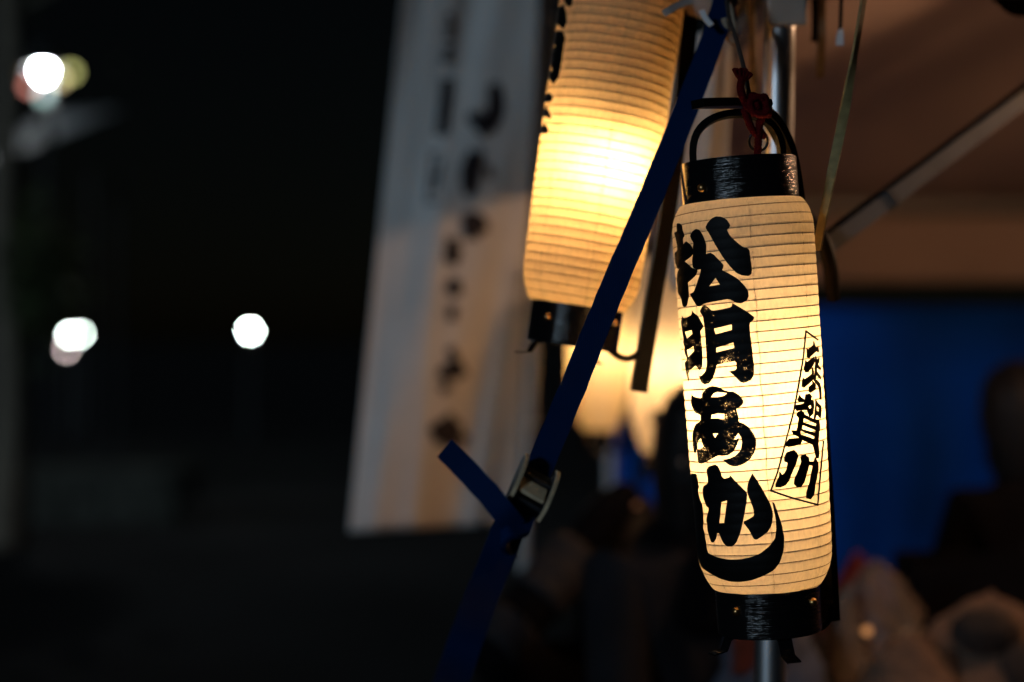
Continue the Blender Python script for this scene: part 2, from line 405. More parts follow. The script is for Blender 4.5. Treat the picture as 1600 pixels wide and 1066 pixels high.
def rad(z, th, spin):
    ph = ((z - HB) / PITCH + spin * th / (2 * math.pi)) % 1.0
    e = min(1.0, 6 * min(max(z - HB, 0), max(HB + HP - z, 0)) / HP + 0.25)
    dent = 0.8 * U * noise.noise(Vector((math.cos(th) * 4, math.sin(th) * 4, z * 26)))
    return prof(z) + 0.56 * U * e * (1 - abs(2 * ph - 1) ** 2.2) + dent

def surf(z, th, spin, off=0.0):
    r = rad(z, th, spin) + off
    return Vector((r * math.sin(th), -r * math.cos(th), z))

def axis_matrix(base, top, turn=0.0):
    z = (top - base).normalized(); y = Vector((base.x, base.y, 0)).normalized(); y = (y - z * y.dot(z)).normalized(); x = y.cross(z)
    m = Matrix((x, y, z)).transposed().to_4x4(); m.translation = base
    return m

def ray_to_surface(Minv, px, py):
    o = Minv @ Vector((0, 0, EYE)); d = (Minv.to_3x3() @ Vector(((px - 800) / F, 1, (533 - py) / F))).normalized()
    r = RP; p = None
    for _ in range(7):
        a = d.x ** 2 + d.y ** 2; b = 2 * (o.x * d.x + o.y * d.y); c = o.x ** 2 + o.y ** 2 - r * r
        D = b * b - 4 * a * c; t = (-b - math.sqrt(D)) / (2 * a) if D > 0 else -b / (2 * a)
        p = o + d * t; r = prof(p.z) + 0.9 * U
    return math.atan2(p.x, -p.y), p.z

def inside(pt, poly):
    x, y = pt; c = False; j = len(poly) - 1
    for i in range(len(poly)):
        xi, yi = poly[i]; xj, yj = poly[j]
        if (yi > y) != (yj > y) and x < (xj - xi) * (y - yi) / (yj - yi) + xi: c = not c
        j = i
    return c

def smooth_poly(poly, it=1):
    """round corners a little but keep brush tips"""
    for _ in range(it):
        out = []; n = len(poly)
        for i in range(n):
            p0 = Vector(poly[i - 1]); p1 = Vector(poly[i]); p2 = Vector(poly[(i + 1) % n])
            a = (p0 - p1); b = (p2 - p1)
            if a.length > 0 and b.length > 0 and a.angle(b) < R(75): out.append(tuple(p1)); continue
            out.append(tuple(p1 + a * 0.16)); out.append(tuple(p1 + b * 0.16))
        poly = out
    return poly

def decal(name, outers, holes, Minv, spin, mt, parent, px=True, off=0.40 * U, soft=True):
    """ink shape lying on the paper: outlines in photograph pixels, carried over onto the pleated surface"""
    def conv(poly, soft=soft):
        poly = smooth_poly(poly) if soft else poly; res = []
        for i in range(len(poly)):
            a = poly[i]; b = poly[(i + 1) % len(poly)]; L = math.hypot(b[0] - a[0], b[1] - a[1]); k = max(1, int(L / 4))
            for q in range(k): res.append((a[0] + (b[0] - a[0]) * q / k, a[1] + (b[1] - a[1]) * q / k))
        out = []
        for x, y in res:
            th, z = ray_to_surface(Minv, x, y) if px else (x, y)
            out.append((th * RP, z))
        return out
    O = [conv(p) for p in outers]; H = [conv(p, False) for p in holes]
    pts = []; edges = []
    for poly in O + H:
        b = len(pts); pts += [Vector(p) for p in poly]; edges += [(b + i, b + (i + 1) % len(poly)) for i in range(len(poly))]
    xs = [p.x for p in pts]; ys = [p.y for p in pts]; st = PITCH / 7; sx = 5 * U
    y = min(ys) + st / 2
    while y < max(ys):
        x = min(xs) + sx / 2
        while x < max(xs):
            if any(inside((x, y), o) for o in O) and not any(inside((x, y), h) for h in H): pts.append(Vector((x, y)))
            x += sx
        y += st
    vc, ec, fc = geometry.delaunay_2d_cdt(pts, edges, [], 0, 1e-7)[:3]
    fs = []
    for f in fc:
        c = (sum(vc[i].x for i in f) / len(f), sum(vc[i].y for i in f) / len(f))
        if any(inside(c, o) for o in O) and not any(inside(c, h) for h in H): fs.append(tuple(f))
    return mesh(name, [surf(v.y, v.x / RP, spin, off) for v in vc], fs, mt, parent, True)

def build_lantern(base, top, label, paper, bulb_z, bulb_strength, spin=1, cols=120, sub=7, bulb_col=(1.0, 0.64, 0.34), bow_az=42, collar_rivets=(-38, 38, 150, 210), bow=True, scale=1.0, tall=1.0, fwd=0.0, side=0.0, sock=1.0, bow_end=-2, bow_w=(30, 13)):
    Mx = axis_matrix(base, top) @ Matrix.Scale(scale, 4)
    root = empty('paper_lantern', mat=Mx); tag(root, label, 'lantern', 'paper lanterns hanging at the stall')
    # pleated paper
    V = []; Fc = []; npitch = int(HP / PITCH) + 2; rows = npitch * sub
    for i in range(cols + 1):
        th = -math.pi + 2 * math.pi * i / cols; th += math.pi; th -= math.pi
        for j in range(rows + 1):
            z = HB + PITCH * (j / sub - 1) - spin * PITCH * th / (2 * math.pi)
            z = min(max(z, HB + 0.0003), HB + HP - 0.0003)
            V.append(surf(z, th, spin))
    for i in range(cols):
        for j in range(rows):
            q = i * (rows + 1) + j; Fc.append((q, q + rows + 1, q + rows + 2, q + 1))
    shade = mesh('shade', V, Fc, paper, root, True)
    # spiral bamboo rib just behind the paper
    pts = []; turns = HP / PITCH; n = int(turns * 72)
    for i in range(n + 1):
        z = HB + 0.001 + (HP - 0.002) * i / n
        th = -spin * ((z - HB) / PITCH) * 2 * math.pi
        pts.append(surf(z, th, spin, -0.22 * U))
    Vr, Fr = [], []
    for i, p in enumerate(pts):
        ra = Vector((p.x, p.y, 0)).normalized()
        for a, b in ((-1.0, 0.0), (0.0, 0.55), (1.0, 0.0), (0.0, -0.2)): Vr.append(p + Vector((0, 0, a * U)) + ra * (b * U))
    for i in range(len(pts) - 1):
        for k in range(4): Fr.append((i * 4 + k, i * 4 + (k + 1) % 4, i * 4 + 4 + (k + 1) % 4, i * 4 + 4 + k))
    mesh('rib', Vr, Fr, M['rib'], shade)
    for a in (-45, 7, 55, 101, 148, 190, 236, 280):
        pts = []
        for i in range(90):
            z = HB + 0.002 + (HP - 0.004) * i / 89; th = R(a) + 0.01 * math.sin(i * 0.6 + a)
            pts.append(surf(z, th, spin, -0.55 * U))
        sweep('thread', pts, circ(0.6 * U, 5), M['thread'], shade, (1, 0, 0), n=0)
    # lacquered collars
    t_ = 5 * U
    z1 = HB + HP
    tcol = lathe('top_collar', [(RT, z1 - 0.0025), (RT, z1 + HT - 1.2 * U), (RT - U, z1 + HT), (RT - t_ + U, z1 + HT), (RT - t_, z1 + HT - U), (RT - t_, z1 - 0.0025)], M['lacquer'], root, 72, True, True)
    bcol = lathe('bottom_collar', [(RB, HB + 0.002), (RB, 1.5 * U), (RB - 1.5 * U, 0), (RB - t_, 0), (RB - t_, 8 * U), (0.0001, 8 * U), (0.0001, 12 * U), (RB - t_, 12 * U), (RB - t_, HB + 0.002)], M['lacquer'], root, 72, True, True)
    for o in (tcol, bcol): o.data.set_sharp_from_angle(angle=R(40)) if hasattr(o.data, 'set_sharp_from_angle') else None
    for col_o, rr, zc, az in ((tcol, RT, z1 + HT * 0.32, collar_rivets[0]), (tcol, RT, z1 + HT * 0.32, 142), (bcol, RB, HB * 0.62, -36), (bcol, RB, HB * 0.70, 57), (bcol, RB, HB * 0.62, 160)):
        rr += 0.5 * U; c = Vector((rr * math.sin(R(az)), -rr * math.cos(R(az)), zc)); ico('rivet', c, 7.4 * U, M['brass'], col_o, 2, (1, 1, 1.0))
    # bail over the mouth
    zt = z1 + HT; pts = []
    az = R(18)
    for i in range(25):
        a = math.pi * i / 24; x = -RT * 0.80 * math.cos(a); h = 86 * U * math.sin(a) ** 0.55
        pts.append((x * math.cos(az), x * math.sin(az), zt - 20 * U + h + (8 * U if 0 < i < 24 else 0)))
    sweep('bail', pts, rect(11 * U, 11 * U), M['bow'], root, (0, 1, 0), False, n=0)
    if bow:
        a = R(bow_az); e = Vector((math.cos(a), math.sin(a), 0)); nrm = Vector((-math.sin(a), math.cos(a), 0))
        def q(rho, z): return e * rho * U + Vector((0, 0, z * U))
        zt_u = zt / U
        pts = [q(-74, zt_u + 88), q(-30, zt_u + 90), q(18, zt_u + 90), q(52, zt_u + 82), q(84, zt_u + 56), q(106, zt_u + 12), q(116, zt_u - 60), q(126, zt_u - 200), q(133, zt_u - 360), q(134, zt_u - 520), q(132, zt_u - 640), q(130, bow_end)]
        sweep('bow_handle', pts, rect(bow_w[0] * U, bow_w[1] * U), M['bow'], root, tuple(nrm.cross(Vector((1, 0, 0)))) if False else (0, 0, 1), False, n=8)
        # little sheet-metal tabs and the hook that holds the bow to the bottom collar
        sweep('hook', [q(60, 10), q(92, -8), q(118, 2), q(127, 30)], rect(20 * U, 11 * U), M['bow'], root, (0, 0, 1), n=6)
    for az, L in ((-62, 1.0), (18, 1.25), (150, 1.0)):
        a = R(az); e = Vector((math.sin(a), -math.cos(a), 0)); r0 = RB - 8 * U
        pts = [e * (r0 - 14 * U) + Vector((0, 0, 2 * U)), e * r0 + Vector((0, 0, -4 * U)), e * (r0 + 8 * U * L) + Vector((0, 0, -20 * U * L)), e * (r0 + 30 * U * L) + Vector((0, 0, -24 * U * L))]
        sweep('foot_tab', pts, rect(22 * U, 2.2 * U), M['lacquer'], root, (0, 0, 1), False, n=0)
    # bulb and socket inside
    bm_ = emit('bulb_glow', bulb_col, bulb_strength)
    b = lathe('bulb', [(r_, bulb_z + z_ * tall) for r_, z_ in ((0.0001, -0.022), (0.012, -0.0185), (0.0195, -0.008), (0.021, 0.002), (0.018, 0.013), (0.012, 0.024), (0.010, 0.030))], bm_, root, 20)
    b.location = (side, -fwd, 0); st_ = bulb_z + 0.030 * tall
    lathe('socket', [(0.0001, st_), (0.013 * sock, st_), (0.014 * sock, st_ + 0.025 * sock), (0.010, st_ + 0.045 * sock), (0.0001, st_ + 0.047 * sock)], M['socket'], root, 16).location = (side, -fwd, 0)
    sweep('wire', [(side, -fwd, st_ + 0.046 * sock), (0.003 + side * 0.6, 0.002 - fwd * 0.6, st_ + 0.075 * sock), (0, 0, HB + HP + HT * 0.4)], circ(0.0022, 6), M['socket'], root, (1, 0, 0))
    return root, shade, Mx.inverted()

def cv(ox, oy, s, polys): return [[(ox + x / s, oy + y / s) for x, y in p] for p in polys]

# --- the sharp lantern in front
l1, sh1, inv1 = build_lantern(P(1203, 986, 1.6), P(1153, 250, 1.6),
    'sharp lit paper lantern with large black brush writing and black collars, in the foreground', M['paper'], HB + HP * 0.45, 42, -1, 180, 8, (1.0, 0.67, 0.34), tall=2.7)
z1_ = lambda py: HB + HP * (922 - py) / 610
dryA = ink_mat('dry_ink_low', (z1_(520), z1_(605), 0.22)); dryB = ink_mat('dry_ink_even', (z1_(1200), z1_(1100), 0.085))
# pine
decal('painted_character', cv(1040, 330, 7.107, [
 [(440,185),(465,130),(510,80),(560,58),(620,62),(680,95),(718,155),(705,185),(680,212),(720,280),(790,345),(860,400),(930,418),(945,540),(960,640),(955,700),(920,722),(850,715),(790,690),(720,620),(640,520),(560,390),(490,260)],
 [(268,275),(290,230),(335,197),(375,207),(410,260),(435,320),(455,380),(448,478),(495,462),(530,478),(580,530),(645,600),(640,635),(625,655),(700,690),(800,750),(870,820),(915,880),(925,945),(900,995),(840,1025),(780,1018),(705,975),(560,1000),(430,1025),(380,1060),(345,1055),(300,985),(263,920),(310,900),(350,790),(380,700),(392,645),(355,655),(300,630),(292,560),(298,490),(300,400),(305,350),(285,315)],
 [(120,138),(150,135),(178,160),(187,215),(208,275),(190,305),(193,365),(200,480),(215,560),(250,620),(255,700),(245,795),(258,930),(240,1040),(215,1066),(190,1060),(172,970),(135,905),(132,830),(122,760),(130,690),(150,640),(132,645),(105,570),(95,465),(130,440),(125,370),(108,300),(92,240),(125,225),(118,180)],
 [(195,365),(225,333),(270,370),(300,408),(300,490),(218,555),(130,640),(105,560),(95,465),(150,440)],
 [(215,560),(260,600),(290,630),(360,655),(330,720),(270,775),(245,795),(200,760),(190,640)]]),
 cv(1040, 330, 7.107, [[(485,835),(555,742),(602,815)]]), inv1, -1, M['ink'], sh1)
# bright
decal('painted_character', cv(1055, 465, 7.614, [
 [(82,215),(105,255),(195,205),(195,150),(215,180),(270,220),(310,290),(335,340),(328,365),(300,400),(308,470),(315,560),(325,650),(325,780),(318,830),(285,870),(255,830),(240,810),(180,860),(160,900),(165,980),(155,1000),(125,890),(108,780),(140,735),(105,640),(112,590),(95,540),(100,480),(82,380),(70,290)],
 [(290,165),(320,105),(350,90),(385,110),(440,160),(560,140),(670,112),(680,65),(740,100),(850,165),(945,235),(930,270),(885,305),(890,420),(910,560),(925,700),(940,830),(935,930),(900,985),(820,1020),(770,1005),(700,930),(640,880),(730,860),(722,755),(600,780),(490,800),(480,880),(440,970),(400,1025),(350,1035),(310,1010),(275,935),(310,935),(360,880),(378,800),(370,640),(360,500),(345,330),(330,230)]]),
 cv(1055, 465, 7.614, [[(120,410),(195,385),(203,435),(140,490)], [(140,625),(215,578),(222,640),(155,710)], [(462,370),(670,322),(675,385),(480,437)], [(488,600),(692,535),(700,600),(490,652)]]), inv1, -1, dryA, sh1)
# a
decal('painted_character', cv(1065, 595, 7.615, [
 [(120,165),(150,195),(235,210),(245,150),(300,85),(360,62),(430,75),(500,110),(560,130),(620,130),(690,175),(735,235),(735,270),(700,310),(650,330),(675,420),(680,490),(740,510),(800,555),(850,620),(885,690),(890,760),(870,850),(820,930),(760,980),(680,1015),(620,1022),(560,1000),(520,970),(485,940),(560,930),(640,895),(700,830),(720,740),(710,680),(675,625),(640,670),(615,715),(685,680),(660,760),(620,840),(560,885),(490,895),(430,890),(340,940),(240,990),(195,980),(185,880),(180,820),(165,865),(145,855),(128,720),(130,620),(165,520),(220,480),(225,410),(150,375),(110,260)]]),
 cv(1065, 595, 7.615, [[(350,195),(380,150),(420,135),(490,140),(540,150),(500,180),(430,195)], [(355,430),(360,405),(430,390),(510,395),(508,465),(430,450),(355,450)], [(372,630),(435,625),(400,680)], [(188,760),(200,710),(228,685),(240,740),(260,785),(220,815),(190,815)]]), inv1, -1, dryB, sh1)
# ka
decal('painted_character', cv(1075, 720, 5.331, [
 [(150,80),(170,50),(225,30),(255,50),(290,150),(345,140),(350,120),(400,175),(495,270),(490,330),(470,450),(440,590),(405,680),(370,715),(320,715),(290,680),(255,600),(240,610),(235,650),(210,685),(190,675),(165,600),(150,490),(175,395),(150,380),(125,300),(120,240),(130,210),(165,190),(165,150)],
 [(535,105),(560,140),(610,220),(660,310),(695,380),(710,450),(700,530),(670,590),(610,635),(570,660),(545,650),(510,580),(455,510),(500,490),(550,460),(545,400),(500,290),(490,240),(500,180)]]),
 cv(1075, 720, 5.331, [[(280,345),(327,330),(300,520),(262,520)]]), inv1, -1, M['ink'], sh1)
# shi
decal('painted_character', cv(1075, 720, 5.331, [
 [(700,345),(720,350),(750,440),(785,540),(803,640),(800,740),(770,840),(720,910),(640,955),(540,995),(430,1012),(350,1008),(270,985),(190,945),(110,890),(80,800),(55,600),(50,480),(40,350),(20,240),(5,170),(20,105),(70,112),(80,150),(80,190),(95,215),(80,250),(105,340),(120,370),(130,500),(125,560),(140,620),(155,720),(165,770),(240,805),(340,825),(430,822),(520,805),(600,775),(680,710),(725,650),(735,580),(730,480)]]),
 [], inv1, -1, M['ink'], sh1)
def line_polys(pts, w_):
    res = []
    for a, b in zip(pts, pts[1:]):
        d = Vector((b[0] - a[0], b[1] - a[1])); n_ = Vector((-d.y, d.x)).normalized() * w_ / 2; e = d.normalized() * w_ * 0.4; a = Vector(a) - e; b = Vector(b) + e
        res.append([tuple(a + n_), tuple(b + n_), tuple(b - n_), tuple(a - n_)])
    return res
def bold(polys, w_=1.9): return polys + [q for p in polys for q in line_polys(p + p[:1], w_)]
# small place name in its frame
decal('small_character', bold(cv(1195, 505, 6.882, [
 [(455,280),(470,290),(525,240),(527,200),(550,270),(545,305),(480,370),(455,365)],
 [(440,405),(455,425),(530,370),(540,400),(520,450),(470,520),(440,525),(423,490)],
 [(415,595),(430,610),(510,550),(515,480),(525,520),(520,600),(480,640),(420,690),(400,680)],
 [(475,690),(520,650),(510,620),(545,665),(545,710),(490,745),(475,735)],
 [(550,270),(575,265),(580,300),(575,310),(555,300)],
 [(550,360),(560,400),(585,380),(580,420),(565,440),(600,490),(595,500),(560,470),(555,520),(600,580),(600,600),(555,550),(545,610),(530,600),(545,500)],
 [(530,610),(560,615),(590,650),(605,700),(608,820),(598,815),(590,720),(580,680),(545,640)]])), [], inv1, -1, M['ink'], sh1, soft=False)
decal('small_character', bold(cv(1195, 505, 6.882, [
 [(355,825),(375,780),(385,800),(430,830),(440,770),(480,765),(500,790),(490,830),(520,840),(525,900),(515,970),(480,1005),(455,930),(400,930),(345,940),(330,915),(340,885),(400,875),(440,850),(370,840)],
 [(548,825),(565,855),(605,895),(610,940),(600,1020),(560,980),(545,1000),(535,1050),(525,1045),(540,950)]]) + cv(1195, 640, 6.882, [
 [(345,60),(360,30),(395,15),(415,35),(425,60),(530,110),(585,115),(592,200),(580,260),(570,370),(585,470),(575,520),(555,520),(535,430),(515,375),(400,320),(360,290),(310,260),(295,230),(345,230),(360,180),(370,90)],
 [(228,380),(250,340),(265,320),(390,305),(400,340),(385,365),(330,385),(260,398)]])),
 cv(1195, 505, 6.882, [[(465,895),(490,880),(495,910),(480,920)], [(560,895),(585,915),(580,950),(558,940)]]) + cv(1195, 640, 6.882, [[(420,95),(550,155),(545,180),(418,140)], [(410,170),(545,225),(540,250),(402,210)], [(390,230),(530,290),(525,315),(388,265)]]), inv1, -1, M['ink'], sh1, soft=False)
decal('small_character', bold(cv(1195, 640, 6.882, [
 [(215,520),(225,490),(240,465),(315,440),(345,470),(358,505),(330,590),(280,700),(260,760),(220,810),(170,832),(120,830),(120,800),(160,720),(160,675),(185,712),(215,690),(240,640),(250,570),(215,555)],
 [(388,520),(400,500),(440,492),(470,520),(475,565),(530,565),(540,520),(575,580),(575,650),(550,770),(525,920),(490,960),(450,950),(450,890),(480,800),(500,700),(520,600),(475,595),(450,680),(420,780),(390,830),(350,832),(318,800),(320,760),(370,640),(400,560)]])), [], inv1, -1, M['ink'], sh1, soft=False)
decal('drawn_frame', line_polys([(1278, 531), (1259.5, 517.5), (1255, 560), (1248.5, 600), (1240, 645), (1228, 690), (1215, 738), (1204.5, 767), (1240, 779), (1278, 789), (1281, 757), (1284, 720), (1287, 690)], 3.0), [], inv1, -1, M['ink'], sh1, soft=False)

# --- the larger-looking amber lantern behind it
l2, sh2, inv2 = build_lantern(P(893, 541, 1.8), P(1000, -185, 1.8),
    'amber lit paper lantern cut off by the top edge, crossed by the blue strap', M['paper_amber'], HB + HP * 0.39, 66, 1, 140, 7, (1.0, 0.63, 0.29), 8, fwd=0.030, side=0.009, sock=1.3, tall=1.2, bow_end=-62, bow_w=(26, 27))
blob = cv(830, 0, 4.843, [
 [(250,-60),(310,-60),(312,0),(305,40),(290,55),(265,40),(245,0)],
 [(200,60),(240,35),(262,80),(268,160),(250,215),(225,210),(200,180),(160,185),(165,100)],
 [(150,260),(185,235),(235,235),(258,290),(245,340),(230,460),(210,580),(170,640),(150,620),(125,570),(110,530),(115,440),(130,330)],
 [(85,720),(135,700),(165,735),(150,775),(80,775)],
 [(65,860),(115,805),(145,860),(150,905),(115,885),(65,895)],
 [(55,960),(115,945),(135,980),(120,1015),(50,1015)]])
decal('painted_character', blob, cv(830, 0, 4.843, [[(165,345),(175,338),(186,348),(175,360)], [(140,525),(150,505),(165,525),(150,545)]]), inv2, 1, M['ink'], sh2)

# --- two blurred lanterns further back along the tent, rounder at the foot
RND = 0.30; RB = 52 * U
l3, sh3, inv3 = build_lantern(P(934, 703, 3.6), P(941, 375, 3.6),
    'blurred glowing lantern, left one of the two behind the black bow end', M['paper'], HB + HP * 0.45, 56, 1, 72, 5, (1.0, 0.64, 0.28))
l4, sh4, inv4 = build_lantern(P(1030, 742, 3.2), P(1052, 375, 3.2),
    'blurred glowing lantern partly hidden by the left side of the foreground lantern', M['paper'], HB + HP * 0.45, 68, 1, 72, 5, (1.0, 0.66, 0.34))
decal('painted_character', [[(1018, 640), (1046, 640), (1048, 664), (1032, 670), (1016, 662)]], [], inv4, 1, M['ink'], sh4)
for l, nm in ((l3, P(942, 352, 3.6)), (l4, P(1054, 350, 3.2)), (l2, P(1011, -265, 1.8))):
    c = sweep('hanging_cord', [nm + Vector((0, 0, 0.005)), nm.lerp(Vector((nm.x, nm.y, 2.02)), 0.5) + Vector((0.004, 0, 0)), Vector((nm.x, nm.y, max(nm.z + 0.05, 1.90 if nm.y > 1.9 else 2.2)))], circ(0.002, 6), M['redcord'], None, (1, 0, 0))
    c.parent = l; c.matrix_parent_inverse = {id(l2): inv2, id(l3): inv3, id(l4): inv4}[id(l)]

# ------------------------------------------------------------------ red cord and ring on the front handle
D1 = 1.565
rc = empty('red_cord', P(1183, 250, D1)); rc.parent = l1; rc.matrix_parent_inverse = inv1; rc['label'] = 'dark red twisted cord knotted round the handle'
rb = P(1183, 250, D1)
def rope(name, pts, r, strands=3, turns=7.0, mt=M['redcord']):
    c = catmull(pts, 10 if len(pts) < 20 else 3); fr = frames(c, (0, 1, 0)); V = []; Fc = []; n = len(fr)
    for s in range(strands):
        line = []
        for i, (p, t, a, b) in enumerate(fr):
            g = 2 * math.pi * (turns * i / n + s / strands); line.append(p + a * math.cos(g) * r * 0.62 + b * math.sin(g) * r * 0.62)
        v, f = sweep_geo(line, circ(r * 0.62, 7), (0, 1, 0)); o = len(V); V += v; Fc += [tuple(x + o for x in q) for q in f]
    return mesh(name, V, Fc, mt, rc, True)
def rp(x, y, dd=0.0): return P(x, y, D1 + dd) - rb
rope('tail', [rp(1168, 168), rp(1160, 150, -0.006), rp(1157, 136, -0.004), rp(1160, 122)], 0.0032, 3, 5)
# frayed fanned end
V = []; Fc = []
for k in range(16):
    a = -1 + 2 * k / 15
    tip = rp(1160 + 15 * a, 108 + 9 * max(a, 0) ** 2 + random.uniform(-2, 3), 0.006 * math.sin(k * 2)); foot = rp(1160 + 3 * a, 127, 0.002 * math.cos(k * 3))
    v, f = sweep_geo(catmull([foot, foot.lerp(tip, 0.5) + Vector((0.0006 * a, 0.001 * math.sin(k), 0)), tip], 4), circ(0.0013, 5), (0, 1, 0)); o = len(V); V += v; Fc += [tuple(x + o for x in q) for q in f]
mesh('frayed_end', V, Fc, M['redcord'], rc, True)
kp = [rp(1166 + 34 * t + 3 * math.sin(t * 9), 163 + 13 * math.sin(t * 3.6 * 6.2832) + 3 * t, 0.012 - 0.0095 * (1 + math.cos(t * 3.6 * 6.2832)) - 0.008) for t in [q / 40 for q in range(41)]]
rope('knot', kp, 0.0034, 3, 30)
rope('knot', [rp(1196, 160, -0.012), rp(1184, 152, -0.016), rp(1172, 160, -0.017), rp(1178, 176, -0.016), rp(1194, 178, -0.015), rp(1200, 168, -0.014)], 0.0032, 3, 9)
rope('strand', [rp(1163, 172, -0.012), rp(1168, 186, -0.01), rp(1174, 200, -0.006), rp(1184, 212, -0.002), rp(1192, 208, 0)], 0.0030, 3, 6)
rope('strand', [rp(1196, 172, -0.012), rp(1190, 186, -0.008), rp(1186, 200, -0.004), rp(1194, 214, 0)], 0.0030, 3, 5)
rope('hanging_end', [rp(1187, 190, -0.006), rp(1185, 215, -0.003), rp(1184, 236, 0), rp(1183, 262, 0.004)], 0.0032, 3, 6)
bm = bmesh.new(); ring_pts = [rp(1185 + 14.5 * math.cos(t), 221 + 15 * math.sin(t), 0.002 * math.sin(t)) for t in [i / 28 * 6.2832 for i in range(29)]]
V, Fc = sweep_geo(ring_pts, circ(0.0012, 6), (0, 1, 0)); bm.free()
mesh('ring', V, Fc, M['ring'], rc, True)
# cord that carries the front lantern up to the eave
hc_ = sweep('hanging_cord', [P(1172, 158, 1.565), P(1163, 110, 1.60), P(1150, 60, 1.64), P(1138, 20, 1.70), P(1132, -60, 1.86)], circ(0.0022, 8), M['graycord'], None, (0, 1, 0))
hc_.parent = l1; hc_.matrix_parent_inverse = inv1

# ------------------------------------------------------------------ blue strap with buckle
st = tag(empty('lashing_strap', P(705, 1066, 1.32)), 'blue webbing strap with steel cam buckle running diagonally down from the tent corner', 'strap')
sb = P(705, 1066, 1.32)
def sp(x, y, d): return P(x, y, d) - sb
WEB = 0.0245
def web(name, pts, width=WEB, th=0.0016, up=(0, -1, 0), parent=st, wob=0.0, seed=0):
    c = catmull(pts, 14); n = len(c)
    c = [p + Vector((0.0007 * noise.noise(p * 60), 0.0016 * noise.noise(p * 35 + Vector((5, 0, 0))), 0.0004 * noise.noise(p * 80))) if 0 < i < n - 1 else p for i, p in enumerate(c)]
    return sweep(name, c, rect(width, th), M['strap'], parent, up, n=0)
web('webbing', [sp(1142, -40, 1.80), sp(1118, 48, 1.73), sp(1080, 150, 1.69), sp(1010, 325, 1.63), sp(945, 480, 1.57), sp(885, 630, 1.51), sp(838, 742, 1.465), sp(822, 782, 1.452)], 0.0235)
web('webbing', [sp(822, 778, 1.452), sp(802, 812, 1.44), sp(790, 838, 1.43), sp(770, 888, 1.41), sp(735, 980, 1.36), sp(702, 1075, 1.32), sp(610, 1330, 1.18)], 0.0275)
web('loose_tail', [sp(806, 826, 1.422), sp(786, 800, 1.415), sp(760, 768, 1.42), sp(724, 730, 1.428), sp(694, 700, 1.43)], 0.0195, 0.0016, (0.25, -1, 0.1))
# knot where the tail is tied back
bm = bmesh.new()
kn = web('knot', [sp(816, 806, 1.438), sp(808, 826, 1.420), sp(792, 830, 1.414), sp(786, 842, 1.42), sp(800, 852, 1.432)], 0.022, 0.004, (0, -1, 0.15)); bm.free()
# buckle in the strap plane
ax = (P(885, 630, 1.51) - P(822, 782, 1.452)).normalized(); sd = ax.cross(Vector((0.18, -1, 0))).normalized(); fr_ = sd.cross(ax).normalized()
if fr_.y > 0: fr_ = -fr_
bc = P(829, 764, 1.45) - sb
bm = bmesh.new(); 
buck = empty('buckle'); bpy.data.objects.remove(buck)
def bl(s, a, f): return bc + sd * s + ax * a + fr_ * f
def cheek(sgn):
    out = [(-0.022, -0.004), (-0.026, 0.004), (-0.018, 0.012), (0.004, 0.0135), (0.020, 0.009), (0.026, 0.002), (0.022, -0.004)]
    V = []; x0 = sgn * 0.0145; x1 = sgn * 0.0165
    for x in (x0, x1):
        for a, f in out: V.append(bl(x, a, f))
    n = len(out); Fc = [tuple(range(n)), tuple(range(n, 2 * n))[::-1]] + [(i, (i + 1) % n, n + (i + 1) % n, n + i) for i in range(n)]
    c = mesh('buckle_cheek', V, Fc, M['darksteel'], st)
    edge = [bl(sgn * 0.0155, a, f + 0.0004) for a, f in out[1:6]]
    sweep('rim', edge, rect(0.0030, 0.0022), M['steel'], c, tuple(fr_), n=3)
cheek(1); cheek(-1)
rotm = Matrix((sd, ax, fr_)).transposed()
box('buckle_base', bl(0, 0, -0.003), (0.029, 0.040, 0.0016), M['darksteel'], st, rotm)
box('cross_bar', bl(0, 0.0065, 0.007), (0.029, 0.0035, 0.0035), M['darksteel'], st, rotm, 0.001)
tilt = rotm @ Matrix.Rotation(R(-16), 3, 'X')
box('cam_plate', bl(0, -0.005, 0.0085), (0.0255, 0.0160, 0.004), M['steel'], st, tilt, 0.0014)
box('cross_bar', bl(0, -0.0165, 0.005), (0.029, 0.004, 0.004), M['darksteel'], st, rotm, 0.001)

# ------------------------------------------------------------------ pale bundle and cords at the tent corner
wr = tag(empty('wrapped_bundle', P(1108, 30, 1.74)), 'crumpled pale wrapping bundled round the strap at the top of the tent corner', 'wrapping')
wb = P(1108, 30, 1.74)
bm = bmesh.new(); bmesh.ops.create_icosphere(bm, subdivisions=4, radius=1)
for v in bm.verts:
    p = v.co.copy(); k = 1 + 0.16 * noise.noise(p * 2.2) + 0.07 * noise.noise(p * 6) + 0.05 * abs(math.sin(p.x * 7 + p.z * 3))
    v.co = Vector((p.x * 0.032, p.y * 0.024, p.z * 0.026)) * k + P(1110, -8, 1.80) - wb
frombm('wrap', bm, M['wrap'], wr, True)
sweep('loose_end', [P(1082, 0, 1.72) - wb, P(1060, 8, 1.715) - wb, P(1046, 16, 1.71) - wb, P(1036, 22, 1.71) - wb], rect(0.0075, 0.0008), M['wrap'], wr, (0, -1, 0.3))
sweep('loose_end', [P(1096, 16, 1.72) - wb, P(1103, 30, 1.715) - wb, P(1112, 40, 1.71) - wb], rect(0.006, 0.0008), M['tagw'], wr, (0, -1, 0.3))
def cord(name, pts, r, mt, label, grp=None, cat='cord', flat=None, n=8, radii=None):
    return tag(sweep(name, pts, flat or circ(r, 8), mt, None, (0, -1, 0.2), flat is None, radii=radii, n=n), label, cat, grp)
cord('cord_loop', [P(1132, 30, 1.74), P(1137, 55, 1.735), P(1146, 66, 1.735), P(1148, 50, 1.74), P(1142, 20, 1.75), P(1140, -10, 1.76)], 0.0036, M['cord'], 'short tan cord loop beside the top of the blue strap')
